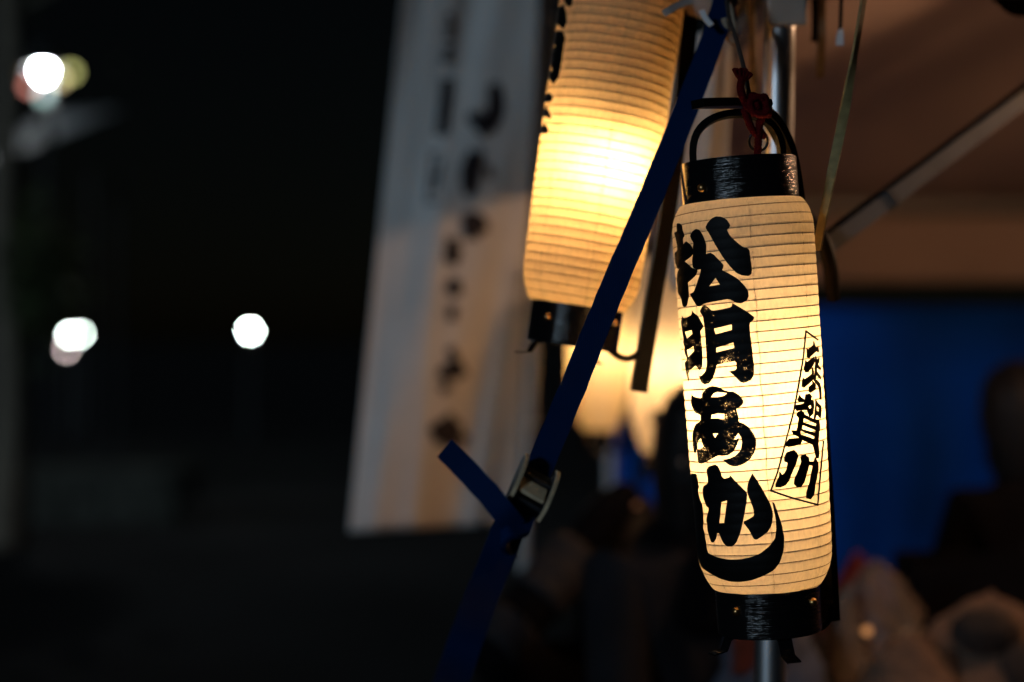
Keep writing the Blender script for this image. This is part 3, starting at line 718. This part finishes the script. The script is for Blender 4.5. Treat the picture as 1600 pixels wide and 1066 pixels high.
cord('pale_tube', [P(1170, -20, 1.93), P(1175, 40, 1.93), P(1177, 100, 1.92), P(1180, 168, 1.91)], 0.0045, M['cord'], 'pale hanging cord just left of the tent leg', None, 'cord')
cord('thin_rod', [P(1198, 62, 1.835), P(1196, 110, 1.835), P(1192, 240, 1.835)], 0.0012, M['tagw'], 'thin bright wire along the left edge of the tent leg', None, 'wire')
tpts = catmull([P(1354, -30, 1.68), P(1342, 45, 1.67), P(1322, 160, 1.65), P(1300, 270, 1.625), P(1276, 392, 1.60)], 10); V = []; Fc = []
for i_, p in enumerate(tpts):
    t = i_ / (len(tpts) - 1); an = R(52 - 100 * min(1, max(0, (t - 0.35) / 0.45)))          # the tape twists half-way down
    u_ = Vector((math.cos(an), math.sin(an), 0)); v_ = Vector((-math.sin(an), math.cos(an), 0)); hw = 0.0048; ht_ = 0.0011
    V += [p - u_ * hw - v_ * ht_, p + u_ * hw - v_ * ht_, p + u_ * hw + v_ * ht_, p - u_ * hw + v_ * ht_]
for i_ in range(len(tpts) - 1):
    for k in range(4): Fc.append((i_ * 4 + k, i_ * 4 + (k + 1) % 4, i_ * 4 + 4 + (k + 1) % 4, i_ * 4 + 4 + k))
Fc += [(3, 2, 1, 0), tuple(range(len(V) - 4, len(V)))]
tag(mesh('flat_tape', V, Fc, M['beige_tape']), 'long beige flat tape slanting down to the right side of the foreground lantern', 'tape')
cord('hanging_strip', [P(1276, -30, 1.98), P(1277, 40, 1.98), P(1275, 66, 1.98)], 0, M['darkhook'], 'dark strip hanging from the eave right of the bracket', None, 'strip', rect(0.013, 0.002))
cord('hanging_strip', [P(1285, -30, 1.95), P(1284, 60, 1.95), P(1281, 122, 1.95)], 0, M['cord'], 'longer tan strip hanging from the eave beside the dark strip', None, 'strip', rect(0.008, 0.0015))
tg = tag(empty('hanging_tag', P(1312, 70, 1.80)), 'small white tag hanging on a string from the tent eave', 'tag')
tgb = P(1312, 70, 1.80)
sweep('string', [P(1315, -30, 1.80) - tgb, P(1314, 20, 1.80) - tgb, P(1313, 48, 1.80) - tgb], circ(0.002, 6), M['darkhook'], tg, (0, 1, 0))
pts2 = [(1307, 56), (1310, 47), (1316, 44), (1318, 50), (1318, 71), (1306, 71)]
V = [P(x, y, 1.798) - tgb for x, y in pts2] + [P(x, y, 1.801) - tgb for x, y in pts2]; n = len(pts2)
mesh('tag_plate', V, [tuple(range(n)), tuple(range(n, 2 * n))[::-1]] + [(i, (i + 1) % n, n + (i + 1) % n, n + i) for i in range(n)], M['tagw'], tg)
cord('curved_hook', [P(1262, 336, 1.86), P(1272, 352, 1.84), P(1288, 382, 1.82), P(1297, 415, 1.81), P(1300, 445, 1.81), P(1303, 470, 1.815)], 0, M['darkhook'], 'dark curved hook hanging from the brace right of the foreground lantern', None, 'hook', circ(0.0082, 12), 6, [0.6, 0.9, 1.0, 1.0, 0.95, 0.8])
cord('dark_flap', [P(1540, -40, 2.0), P(1570, -8, 2.0), P(1600, 6, 2.0), P(1660, -20, 2.0)], 0, M['darkhook'], 'dark cloth edge hanging into the top right corner', None, 'cloth', rect(0.03, 0.003))

# ------------------------------------------------------------------ banner flag on its pole
FL = empty('banner_flag', P(835, 1000, 3.32)); FL.location.z = 0
tag(FL, 'tall white banner flag with two columns of blurred dark writing, left of the lanterns', 'banner')
fb = FL.location.copy()
def flag_pt(px, py, off=0.0):
    """point of the cloth seen at this pixel: the cloth swings a little nearer on its left"""
    t = (px - 545) / 300.0
    xl = 628 - 83 * min(max(py, -400), 900) / 832.0
    u = (px - xl) / 280.0
    d = 3.25 + 0.15 * u + 0.016 * math.sin(u * 7.0 + py * 0.004) * (0.3 + 0.7 * (1 - abs(2 * u - 1))) + 0.03 * math.exp(-((u - 0.0) / 0.14) ** 2) + 0.018 * math.sin(py * 0.006 + 4 * u) - 0.008 * math.exp(-((u - 0.30 - py * 0.00008) / 0.05) ** 2) + 0.004 * math.exp(-((u - 0.13 - py * 0.00012) / 0.045) ** 2) - 0.010 * math.exp(-((u - 0.86 + py * 0.0002) / 0.06) ** 2) + 0.003 * math.sin(u * 21 + py * 0.011)
    return P(px, py, d + off) - fb
V = []; Fc = []; nx, ny = 60, 90
for j in range(ny + 1):
    py = -420 + (832 + 420) * j / ny
    xl = 628 - 83 * py / 832.0; xr = 842 - 34 * max(py, -420) / 832.0
    for i in range(nx + 1):
        x = xl + (xr - xl) * i / nx; V.append(flag_pt(x, py - 14 * (i / nx) * (j / ny)))
for j in range(ny):
    for i in range(nx):
        q = j * (nx + 1) + i; Fc.append((q, q + 1, q + nx + 2, q + nx + 1))
cl = mesh('cloth', V, Fc, M['flagcloth'], FL, True); cl.modifiers.new('thick', 'SOLIDIFY').thickness = 0.0008
px0 = P(824, 740, 3.415); px1 = P(853, 0, 3.415); dv = (px1 - px0)
lo = px0 - dv * (px0.z / dv.z); hi = px0 + dv * ((2.75 - px0.z) / dv.z)
sweep('pole', [lo - fb, (lo + hi) / 2 - fb, hi - fb], circ(0.0135, 14), M['pole_white'], FL, (0, 1, 0), True, n=2)
for py in (-380, -180, 30, 240, 450, 660, 790):
    c = px0 + dv * ((740 - py) / 740) - fb
    sweep('loop', [c + Vector((0.017 * math.cos(t) - 0.004, 0.017 * math.sin(t), 0)) for t in [k / 12 * 6.2832 for k in range(13)]], rect(0.03, 0.0015), M['flagcloth'], FL, (0, 0, 1), n=0)
def stroke(pts, w_, parent=FL):
    c = catmull([Vector((x, y, 0)) for x, y in pts], 5); L = []; Rr = []
    for i, p in enumerate(c):
        t = (c[min(i + 1, len(c) - 1)] - c[max(i - 1, 0)]).normalized(); n_ = Vector((-t.y, t.x, 0)); k = w_ / 2 * (1 - 0.35 * abs(2 * i / (len(c) - 1) - 1) ** 2)
        L.append(flag_pt(p.x + n_.x * k, p.y + n_.y * k, -0.006)); Rr.append(flag_pt(p.x - n_.x * k, p.y - n_.y * k, -0.006))
    n = len(c); return L + Rr, [(i, i + 1, n + i + 1, n + i) for i in range(n - 1)]
def glyph(strokes):
    V = []; Fc = []; kk = 1.9 if min(p[1] for q, _ in strokes for p in q) > 330 else 1.15
    strokes = [(q, w_ * kk) for q, w_ in strokes]
    for pts, w_ in strokes:
        v, f = stroke(pts, w_); o = len(V); V += v; Fc += [tuple(x + o for x in q) for q in f]
    mesh('character', V, Fc, M['flagink'], FL)
glyph([([(697, 28), (708, 26)], 10), ([(705, 20), (703, 60)], 9), ([(694, 44), (712, 42)], 8), ([(695, 58), (710, 60)], 10)])
glyph([([(693, 78), (712, 74)], 9), ([(703, 70), (698, 100)], 10), ([(690, 92), (708, 96)], 12)])
glyph([([(688, 128), (706, 124)], 10), ([(694, 126), (684, 208)], 12), ([(704, 128), (697, 205)], 9), ([(686, 160), (704, 158)], 9), ([(684, 186), (700, 186)], 9), ([(680, 208), (698, 210)], 8)])
glyph([([(672, 240), (690, 238)], 6), ([(676, 244), (668, 310)], 6), ([(690, 250), (680, 300)], 6), ([(668, 278), (688, 276)], 6), ([(664, 316), (684, 314)], 6)])
glyph([([(772, 130), (774, 170), (762, 205)], 22), ([(730, 180), (748, 192), (758, 210)], 18), ([(752, 170), (756, 214)], 10)])
glyph([([(738, 236), (728, 270), (732, 306)], 16), ([(752, 234), (742, 272), (738, 300)], 12), ([(762, 258), (764, 280)], 13)])
glyph([([(722, 346), (742, 350), (748, 366)], 20), ([(736, 340), (738, 374)], 18)])
glyph([([(708, 372), (704, 410)], 16), ([(714, 386), (708, 414)], 12)])
glyph([([(700, 444), (716, 450)], 20), ([(708, 438), (714, 462)], 16)])
glyph([([(708, 478), (706, 500)], 12)])
glyph([([(702, 544), (710, 558)], 12), ([(688, 590), (700, 580), (714, 574)], 12), ([(706, 562), (722, 590)], 18), ([(692, 600), (700, 612)], 14)])
glyph([([(696, 650), (706, 662)], 16), ([(676, 682), (696, 674), (722, 676)], 20), ([(700, 660), (702, 700)], 14), ([(716, 684), (728, 692)], 14)])

# ------------------------------------------------------------------ people
def skin_obj(name, chains, mt, parent, root_i=0, sub=2):
    """chains: list of lists of (point, radius) that share points by position"""
    V = []; E = []; Rd = []; idx = {}
    def vid(p, r):
        k = tuple(round(c, 4) for c in p)
        if k not in idx: idx[k] = len(V); V.append(tuple(p)); Rd.append(r)
        return idx[k]
    for ch in chains:
        ids = [vid(p, r) for p, r in ch]
        E += list(zip(ids, ids[1:]))
    me = bpy.data.meshes.new(name); me.from_pydata(V, E, []); me.materials.append(mt)
    o = bpy.data.objects.new(name, me); COL.objects.link(o); o.parent = parent
    o.modifiers.new('skin', 'SKIN').use_smooth_shade = True
    for i, s in enumerate(me.skin_vertices[0].data):
        r = Rd[i]; s.radius = r if isinstance(r, tuple) else (r, r); s.use_root = (i == root_i)
    m = o.modifiers.new('sub', 'SUBSURF'); m.levels = sub; m.render_levels = sub
    return o

def person(loc, rotz, label, seat=False, h=1.6, jacket='jacket', bend=0.0, group='people at the stall', reach=0.25, long_hair=0.0, arm=None):
    k = h / 1.7
    root = empty('person', loc); root.rotation_euler = (0, 0, rotz); tag(root, label, 'person', group)
    hip = 0.47 * k + 0.02 if seat else 0.92 * k          # facing local -y
    def T(x, y, z):                                       # lean of the upper body about the hips
        c, s = math.cos(bend), math.sin(bend); z *= 0.86; return (x * k, (y * c - z * s) * k, hip + (z * c + y * s) * k)
    pel = T(0, 0, 0.0); bel = T(0, 0, 0.18); che = T(0, 0.0, 0.38); nb = T(0, 0.0, 0.53); nk = T(0, -0.015, 0.60)
    hd = T(0, -0.035, 0.70); ht = T(0, -0.03, 0.80)
    body = [[(pel, (0.15 * k, 0.10 * k)), (bel, (0.10 * k, 0.07 * k)), (che, (0.09 * k, 0.05 * k)), (nb, 0.060 * k), (nk, 0.052 * k), (hd, (0.072 * k, 0.088 * k)), (ht, (0.062 * k, 0.075 * k))]]
    jk = [[(T(0, 0, -0.05), (0.175 * k, 0.125 * k)), (bel, (0.165 * k, 0.12 * k)), (che, (0.175 * k, 0.125 * k)), (nb, 0.092 * k), (T(0, -0.008, 0.575), 0.082 * k)]]
    tr = []; shoes = []
    for s in (-1, 1):
        sh = T(0.17 * s, 0, 0.47); el = T(0.205 * s, -0.02 - reach * 0.25, 0.20); wr_ = T(0.15 * s, -0.06 - reach, 0.04 + reach * 0.35)
        if arm and s == 1: el, wr_ = [tuple(Matrix.Rotation(-rotz, 3, 'Z') @ (q_ - Vector(loc))) for q_ in arm]
        dirv = (Vector(wr_) - Vector(el)).normalized(); pm = tuple(Vector(wr_) + dirv * 0.07 * k)
        body.append([(che, (0.09 * k, 0.05 * k)), (sh, 0.036 * k), (el, 0.037 * k), (wr_, 0.026 * k), (pm, (0.034 * k, 0.017 * k))])
        side = dirv.cross(Vector((0, 0, 1))).normalized()
        for fi in range(4):
            o = side * (fi - 1.5) * 0.017 * k; L = (0.062, 0.075, 0.08, 0.07)[fi] * k
            a = Vector(pm) + dirv * 0.022 * k + o; b_ = a + dirv * L * 0.5 + Vector((0, 0, -0.006)); c_ = b_ + dirv * L * 0.42 + Vector((0, 0, -0.018 * k))
            body.append([(pm, (0.034 * k, 0.017 * k)), (tuple(a), 0.0095 * k), (tuple(b_), 0.0085 * k), (tuple(c_), 0.007 * k)])
        a = Vector(wr_) + dirv * 0.035 * k - side * s * 0.035 * k; b_ = a + dirv * 0.035 * k - side * s * 0.018 * k
        body.append([(wr_, 0.026 * k), (tuple(a), 0.011 * k), (tuple(b_), 0.009 * k)])
        jk.append([(che, (0.175 * k, 0.125 * k)), (sh, 0.078 * k), (el, 0.058 * k), (tuple(Vector(wr_) - dirv * 0.02), 0.045 * k)])
        hp = T(0.09 * s, 0, -0.04)
        if seat: kn_ = (0.12 * s * k, -0.43 * k, hip + 0.02); an = (0.12 * s * k, -0.40 * k, 0.075)
        else: kn_ = (0.10 * s * k, -0.01, hip * 0.53); an = (0.10 * s * k, 0.03, 0.08)
        toe = (an[0], an[1] - 0.16 * k, 0.035)
        body.append([(pel, (0.15 * k, 0.10 * k)), (hp, 0.085 * k), (kn_, 0.052 * k), (an, 0.036 * k), (toe, (0.036 * k, 0.025))])
        tr.append([(T(0, 0, 0.0), (0.165 * k, 0.115 * k)), (hp, 0.10 * k), (kn_, 0.07 * k), (tuple(Vector(an) + Vector((0, 0, 0.02))), 0.056 * k)])
        sho = [(tuple(Vector(an) + Vector((0, 0.045, -0.03))), 0.042 * k), (tuple(Vector(an) + Vector((0, -0.03, -0.03))), 0.046 * k), (toe, (0.048 * k, 0.036)), (tuple(Vector(toe) + Vector((0, -0.06 * k, -0.006))), (0.036 * k, 0.026))]
        shoes.append(sho)
    skin_obj('body', body, M['skin'], root)
    skin_obj('jacket', jk, M[jacket], root); skin_obj('trousers', tr, M['trousers'], root)
    for sho in shoes: skin_obj('shoe', [sho], M['shoe'], root)
    # hair cap, ears and face
    hc = Vector(hd) * 0.45 + Vector(ht) * 0.55
    bm = bmesh.new(); bmesh.ops.create_icosphere(bm, subdivisions=4, radius=1); rotb = Matrix.Rotation(bend * 0.6, 3, 'X')
    for v in list(bm.verts):
        p = v.co.copy(); n_ = 1 + 0.04 * noise.noise(p * 5) + 0.03 * math.sin(p.x * 22 + p.z * 4)
        if p.y < -0.35 and p.z < 0.42: n_ *= 0.80
        v.co = rotb @ (Vector((p.x * 0.094, p.y * 0.108 + 0.012, p.z * 0.120 if p.z > 0 else p.z * (0.17 + long_hair * (0.5 + 0.5 * max(0, min(1, (p.y + 0.3) * 2)))))) * k * n_) + hc
    frombm('hair', bm, M['hair'], root, True)
    for s in (-1, 1):
        ico('eye', tuple(hc + rotb @ Vector((0.032 * s, -0.086, -0.012)) * k), 0.011 * k, M['hair'], root, 2)
        ico('ear', tuple(hc + rotb @ Vector((0.078 * s, -0.005, -0.03)) * k), 0.020 * k, M['skin'], root, 2, (0.4, 0.7, 1.1))
    ico('nose', tuple(hc + rotb @ Vector((0, -0.100, -0.035)) * k), 0.017 * k, M['skin'], root, 2, (0.8, 0.9, 1.3))
    ico('mouth', tuple(hc + rotb @ Vector((0, -0.088, -0.075)) * k), 0.020 * k, M['red'], root, 2, (1.1, 0.3, 0.35))
    return root, k, T

# seated person with their back to the camera, just behind the strap
pA = P(962, 900, 3.1); pA.z = 0
perA, kA, TA = person(pA, R(168), 'person in a black jacket with grey sleeve bands sitting behind the blue strap', seat=True, h=1.66, bend=0.06, reach=0.2, long_hair=0.16, arm=(P(768, 1015, 2.87), P(905, 858, 2.98)))
# pale folds printed across the left sleeve and back
for a, b_, c_, w_ in (((845, 868), (890, 838), (932, 846), 0.05), ((770, 985), (812, 948), (848, 905), 0.035), ((812, 880), (852, 850), (890, 840), 0.03)):
    pass
stool = tag(empty('stool', (pA.x, pA.y, 0)), 'folding stool under the seated person in the black jacket', 'stool')
box('seat', (0, 0, 0.40), (0.36, 0.30, 0.04), M['darksteel'], stool, None, 0.01)
for sx in (-1, 1):
    for sy in (-1, 1): sweep('leg', [(0.17 * sx, 0.13 * sy, 0.0), (0.14 * sx, -0.11 * sy, 0.385)], circ(0.011, 8), M['grey_metal'], stool, (1, 0, 0), n=0)
pB = P(1058, 900, 2.75); pB.z = 0
perB, kB, TB = person(pB, R(30), 'person in dark clothes behind the foreground lantern, mostly hidden by it', h=1.46, bend=0.12, reach=0.3, long_hair=0.10, jacket='greyjacket')
skin_obj('shawl', [[(TB(0, 0, 0.33), (0.185 * kB, 0.135 * kB)), (TB(0, 0, 0.42), (0.19 * kB, 0.14 * kB)), (TB(0, 0, 0.52), (0.13 * kB, 0.11 * kB)), (TB(0, -0.01, 0.60), 0.09 * kB)]], M['jacket'], perB)
sweep('scarf', [Vector(TB(-0.03, -0.10, 0.56)), Vector(TB(-0.02, -0.16, 0.48)), Vector(TB(0.0, -0.165, 0.38)), Vector(TB(0.01, -0.16, 0.30))], rect(0.045, 0.012), M['scarf'], perB, (0, -1, 0))
pC = P(1612, 900, 3.55); pC.z = 0
perC, kC, TC = person(pC, R(-160), 'person in a black printed jacket at the right edge, in front of the blue tarpaulin', h=1.47, bend=0.05, reach=0.15, long_hair=0.08)

# grey bands on the seated person's left sleeve: bent tubes round the arm
def limb_band(root, a, b, r, mt, name='sleeve_band', t0=0.0, t1=1.0):
    a = Vector(a); b = Vector(b); p0 = a.lerp(b, t0); p1 = a.lerp(b, t1)
    pts = [p0.lerp(p1, i / 8) for i in range(9)]
    sweep(name, pts, circ(r, 20), mt, root, (0, 1, 0.3), True, n=0, radii=[1 + 0.06 * math.sin(i * 2.1) for i in range(9)])
mi = Matrix.Rotation(-R(168), 3, 'Z'); gd = mi @ (P(905, 858, 2.98) - P(768, 1015, 2.87)).normalized(); g0 = mi @ (P(905, 858, 2.98) - pA)
skin_obj('glove', [[(tuple(g0 - gd * 0.02), 0.036), (tuple(g0 + gd * 0.05), 0.042), (tuple(g0 + gd * 0.10), 0.040), (tuple(g0 + gd * 0.165), 0.030)]], M['jacket'], perA)
el = mi @ (P(768, 1015, 2.87) - pA); wr_ = mi @ (P(905, 858, 2.98) - pA)
limb_band(perA, el, wr_, 0.052 * kA, M['greyband'], t0=0.02, t1=0.26)
limb_band(perA, el, wr_, 0.052 * kA, M['greyband'], t0=0.48, t1=0.98)
# two rows of faint illegible print on the back of the right person's jacket
bk_ = []
V = []; Fc = []
for row in range(2):
    x = -0.13
    while x < 0.13:
        wd = random.uniform(0.012, 0.026); hh = random.uniform(0.02, 0.03)
        for q in range(3):
            xa = x + random.uniform(0, wd * 0.6); za = 0.36 - row * 0.085 + random.uniform(-0.012, 0.012)
            ww, h2 = (wd, 0.005) if q != 1 else (0.005, hh)
            o = len(V); yy = 0.168
            V += [TC(xa, yy, za - h2), TC(xa + ww, yy, za - h2), TC(xa + ww, yy, za + h2), TC(xa, yy, za + h2)]; Fc.append((o, o + 1, o + 2, o + 3))
        x += wd + 0.009
prt = mesh('back_print', V, Fc, M['print'], perC); prt.modifiers.new('t', 'SOLIDIFY').thickness = 0.001

# ------------------------------------------------------------------ stall table and the things on it
tz = 0.93
tbl = tag(empty('stall_table', (1.05, 2.95, 0)), 'plank stall table at the bottom right under the bags', 'table')
for i in range(4): box('plank', (0, -0.27 + i * 0.18, tz - 0.012), (1.40, 0.174, 0.024), M['wood'], tbl, None, 0.003)
for sx in (-1, 1):
    for sy in (-1, 1): box('leg', (0.64 * sx, 0.30 * sy, (tz - 0.024) / 2), (0.045, 0.045, tz - 0.026), M['wood'], tbl, None, 0.004)
def bag_mat():
    m, nt, b, out = nodes('clear_plastic_bag')
    b.inputs['Base Color'].default_value = (0.22, 0.165, 0.125, 1); b.inputs['Roughness'].default_value = 0.35
    tr = nt.nodes.new('ShaderNodeBsdfTransparent'); mx = nt.nodes.new('ShaderNodeMixShader'); mx.inputs[0].default_value = 0.45
    nt.links.new(b.outputs[0], mx.inputs[1]); nt.links.new(tr.outputs[0], mx.inputs[2]); nt.links.new(mx.outputs[0], out.inputs[0]); return m
M['bag'] = bag_mat()
def crumple(name, c, sx, sy, h, mt, peak, seed, label, cat, ncol=48, nrow=26, amp=0.16, parent=None, pp=1.4):
    V = []; Fc = []
    for j in range(nrow + 1):
        t = j / nrow
        k = (1 - t) ** 0.55 * (1 - peak) + peak * (1 - t) ** pp + 0.03
        for i in range(ncol):
            a = 2 * math.pi * i / ncol; q = Vector((math.cos(a) * 2.0, math.sin(a) * 2.0, t * 4 + seed))
            n_ = 1 + amp * noise.noise(q) + amp * 0.7 * noise.noise(q * 2.3) + amp * 0.4 * abs(noise.noise(q * 5))
            V.append((sx * k * n_ * math.cos(a), sy * k * n_ * math.sin(a), h * t * (1 + 0.10 * noise.noise(q * 1.3)) + 0.002))
    for j in range(nrow):
        for i in range(ncol):
            q = j * ncol + i; r_ = j * ncol + (i + 1) % ncol; Fc.append((q, r_, r_ + ncol, q + ncol))
    Fc.append(tuple(range(ncol))[::-1]); Fc.append(tuple(range(nrow * ncol, nrow * ncol + ncol)))
    o = mesh(name, V, Fc, mt, parent, True); o.location = c
    if label: tag(o, label, cat)
    return o
pb = P(1372, 0, 2.85); crumple('plastic_bag', (pb.x, pb.y, tz), 0.120, 0.08, 0.195, M['bag'], 0.32, 3.0, 'crumpled clear plastic bag with a pointed top on the stall table', 'bag', amp=0.30)
pc2 = P(1318, 0, 2.78); crumple('plastic_bag', (pc2.x, pc2.y, tz), 0.055, 0.05, 0.165, M['bag'], 0.45, 9.0, 'smaller pale plastic bag beside the foreground lantern foot', 'bag')
pd = P(1545, 0, 2.80); bun = crumple('cloth_bundle', (pd.x, pd.y, tz), 0.165, 0.09, 0.150, M['carton'], 0.12, 15.0, 'brown cloth bundle with dark round blotches at the bottom right corner', 'bundle', amp=0.10)
for (x, y, r_, s_) in ((1540, 988, 0.046, (1.2, 0.35, 0.8)), (1465, 1050, 0.04, (0.9, 0.35, 1.0)), (1600, 1055, 0.05, (1, 0.35, 1))):
    q = P(x, y, 2.73) - Vector((pd.x, pd.y, tz)); ico('blotch', tuple(q), r_, M['blotch'], bun, 3, s_, 0.3, 2.5)
pe = P(1420, 0, 2.72); crumple('cloth_bundle', (pe.x, pe.y, tz), 0.09, 0.06, 0.10, M['carton'], 0.2, 22.0, 'small brown cloth bundle between the plastic bag and the blotched bundle', 'bundle', amp=0.14)
pr = P(1338, 0, 3.15); crumple('red_cloth', (pr.x, pr.y, tz), 0.09, 0.07, 0.17, M['red'], 0.3, 31.0, 'folded dark red cloth behind the clear plastic bag', 'cloth')
cb = P(1540, 0, 3.16); cr_ = tag(empty('dark_crate', (cb.x, cb.y, tz)), 'black crate standing behind the blotched bundle on the stall table', 'crate')
for sy in (-1, 1): box('side_wall', (0, 0.09 * sy, 0.085), (0.30, 0.012, 0.17), M['jacket'], cr_, None, 0.003)
for sx in (-1, 1): box('end_wall', (0.144 * sx, 0, 0.085), (0.012, 0.167, 0.17), M['jacket'], cr_, None, 0.003)
box('floor', (0, 0, 0.01), (0.27, 0.16, 0.012), M['jacket'], cr_)
pg = P(1200, 0, 2.66); crumple('cloth_bag', (pg.x, pg.y, tz), 0.10, 0.06, 0.185, M['greybag'], 0.15, 41.0, 'slack blue grey cloth bag standing below the foreground lantern', 'bag', amp=0.2)
spot = tag(empty('orange_spot', P(1355, 990, 2.66)), 'tiny round orange glowing spot among the plastic bags', 'lamp')  # added glowing ball for a small orange spot, not a known lamp
ico('bulb', (0, 0, 0.004), 0.0075, emit('orange_glow', (1.0, 0.42, 0.15), 0.6), spot, 2)
lathe('base', [(0.0001, -0.012), (0.009, -0.012), (0.009, -0.003), (0.0001, -0.002)], M['socket'], spot, 12)

# ------------------------------------------------------------------ far lights on the dark side
def street_lamp(px, py, d, label, r=0.08, col=(0.92, 1.0, 0.93), strength=60, arm=0.0):
    p = P(px, py, d); root = empty('street_lamp', (p.x, p.y, 0)); tag(root, label, 'street lamp', 'far street lamps in the dark')
    sweep('post', [(0, 0, 0), (0, 0, p.z * 0.5), (0, 0, p.z - r)], circ(0.05, 12), M['grey_metal'], root, (1, 0, 0), True, radii=[1.3, 1.0, 0.7], n=3)
    lathe('cap', [(0.0001, p.z + r * 1.25), (r * 0.7, p.z + r * 1.05), (r * 1.0, p.z + r * 0.75), (r * 0.6, p.z + r * 0.7)], M['grey_metal'], root, 16)
    ico('globe', (0, 0, p.z), r, emit('lamp_glow', col, strength), root, 3)
    return root
street_lamp(391, 517, 24, 'single round white street lamp left of the banner', 0.035, (0.82, 1.0, 0.86), 130)
street_lamp(110, 524, 24, 'brighter of the two touching lamps at the far left', 0.034, (0.84, 1.0, 0.9), 110)
street_lamp(126, 522, 27, 'fainter lamp just right of its bright neighbour at the far left', 0.034, (0.84, 1.0, 0.9), 60)
street_lamp(106, 545, 25, 'dim pinkish lamp under the two touching lamps at the far left', 0.04, (1.0, 0.8, 0.8), 26)
street_lamp(391, 648, 30, 'very faint low lamp below the single white one', 0.05, (0.8, 0.8, 0.85), 0.25)
# floodlight on its mast
fp = P(68, 106, 15)
fl = tag(empty('floodlight_mast', (fp.x, fp.y, 0)), 'glaring white floodlight high on a mast at the upper left', 'floodlight')
sweep('mast', [(0, 0.1, 0), (0, 0.1, 2), (0, 0.1, fp.z + 0.1)], circ(0.045, 12), M['grey_metal'], fl, (1, 0, 0), True, n=2)
hs = lathe('housing', [(0.13, fp.z - 0.02), (0.15, fp.z + 0.05), (0.09, fp.z + 0.18), (0.0001, fp.z + 0.2)], M['grey_metal'], fl, 20)
ico('bulb', (0, 0, fp.z), 0.062, emit('flood_glow', (0.90, 0.98, 1.0), 520), fl, 3, (0.7, 0.8, 1.5))
for dx, dz, cl_, nm in ((-0.22, -0.06, (1.0, 0.62, 0.25), 'amber'), (0.24, -0.04, (0.85, 0.85, 0.3), 'green'), (-0.12, -0.16, (1.0, 0.35, 0.28), 'red'), (0.14, -0.10, (1.0, 0.8, 0.4), 'yellow'), (0.0, -0.24, (0.5, 0.8, 0.75), 'teal')):
    ico('flare_ball', (dx, 0.0, fp.z + dz), 0.045, emit('flare_glow_' + nm, cl_, 2.2), fl, 2)  # added glowing balls stand in for coloured flare streaks, not real lamps
# white stall tent far away catching the floodlight
ft = P(70, 260, 16.2)
far = tag(empty('far_tent', (ft.x - 0.1, ft.y + 0.4, 0)), 'white tent roof catching the floodlight at the far left', 'tent')
zt0, zt1 = P(0, 262, 16.2).z, P(0, 176, 16.2).z
mesh('roof', [(-0.75, -0.5, zt0 - 0.12), (0.6, -0.5, zt1 - 0.08), (0.6, 0.6, zt1 + 0.16), (-0.75, 0.6, zt0 + 0.12), (0, 0.05, zt1 + 0.06)], [(0, 1, 4), (1, 2, 4), (2, 3, 4), (3, 0, 4)], M['white_cloth'], far)
for x in (-0.72, 0.56):
    for y in (-0.46, 0.56): sweep('leg', [(x, y, 0), (x, y, zt0 - 0.05)], circ(0.03, 8), M['grey_metal'], far, (1, 0, 0), n=0)
# low stone wall along the dark ground, its stones told apart by open joints
wl = P(-70, 0, 14); wall = tag(empty('stone_barrier', (wl.x, 14, 0)), 'barely lit low stone barrier on the dark ground at the left edge', 'barrier')
for k in range(6):
    for r_ in range(2): box('stone', (0.15 + k * 0.31 + 0.15 * r_, 0, 0.10 + r_ * 0.205), (0.30, 0.22, 0.195), M['stone'], wall, None, 0.015)
    box('cap_stone', (0.22 + k * 0.315, 0, 0.445), (0.31, 0.27, 0.07), M['stone'], wall, None, 0.012)
# tree beside the floodlight
tr_ = P(8, 700, 12.5); tr_.z = 0
tree = tag(empty('tree', tr_), 'dim tree trunk with sparse leaves at the left edge below the floodlight', 'tree')
sweep('trunk', [(0, 0, -0.05), (0.05, 0, 1.2), (-0.02, 0, 2.4), (0.04, 0, 3.6), (-0.1, 0, 5.2), (-0.2, 0.1, 6.6)], circ(0.12, 14), M['bark'], tree, (1, 0, 0), True, radii=[1.3, 1.0, 0.85, 0.7, 0.45, 0.15])
for a, z, L in ((0.3, 3.9, 1.1), (2.2, 4.3, 1.2), (4.0, 4.8, 1.0), (5.3, 5.3, 0.9), (1.2, 1.9, 0.5), (0.1, 1.5, 0.45)):
    e = Vector((math.cos(a), math.sin(a), 0.7)).normalized() * L
    sweep('branch', [(0, 0, z), tuple(Vector((0, 0, z)) + e * 0.5 + Vector((0, 0, -0.04))), tuple(Vector((0, 0, z)) + e)], circ(0.035, 8), M['bark'], tree, (1, 0, 0), True, radii=[1, 0.6, 0.2])
V = []; Fc = []
rng = random.Random(3)
for k in range(5200):
    if k < 4600: c = Vector((rng.gauss(-0.15, 0.85), rng.gauss(0, 0.8), rng.gauss(6.1, 0.65)))
    else: c = Vector((rng.gauss(0.27, 0.12), rng.gauss(-0.1, 0.15), rng.choice((2.15, 1.75, 1.9)) + rng.gauss(0, 0.16)))
    a = Vector((rng.uniform(-1, 1), rng.uniform(-1, 1), rng.uniform(-1, 1))).normalized() * 0.06; b_ = a.cross(Vector((rng.uniform(-1, 1), rng.uniform(-1, 1), 1))).normalized() * 0.028
    o = len(V); V += [c - a, c + b_, c + a, c - b_]; Fc.append((o, o + 1, o + 2, o + 3))
mesh('crown', V, Fc, M['leaf'], tree)
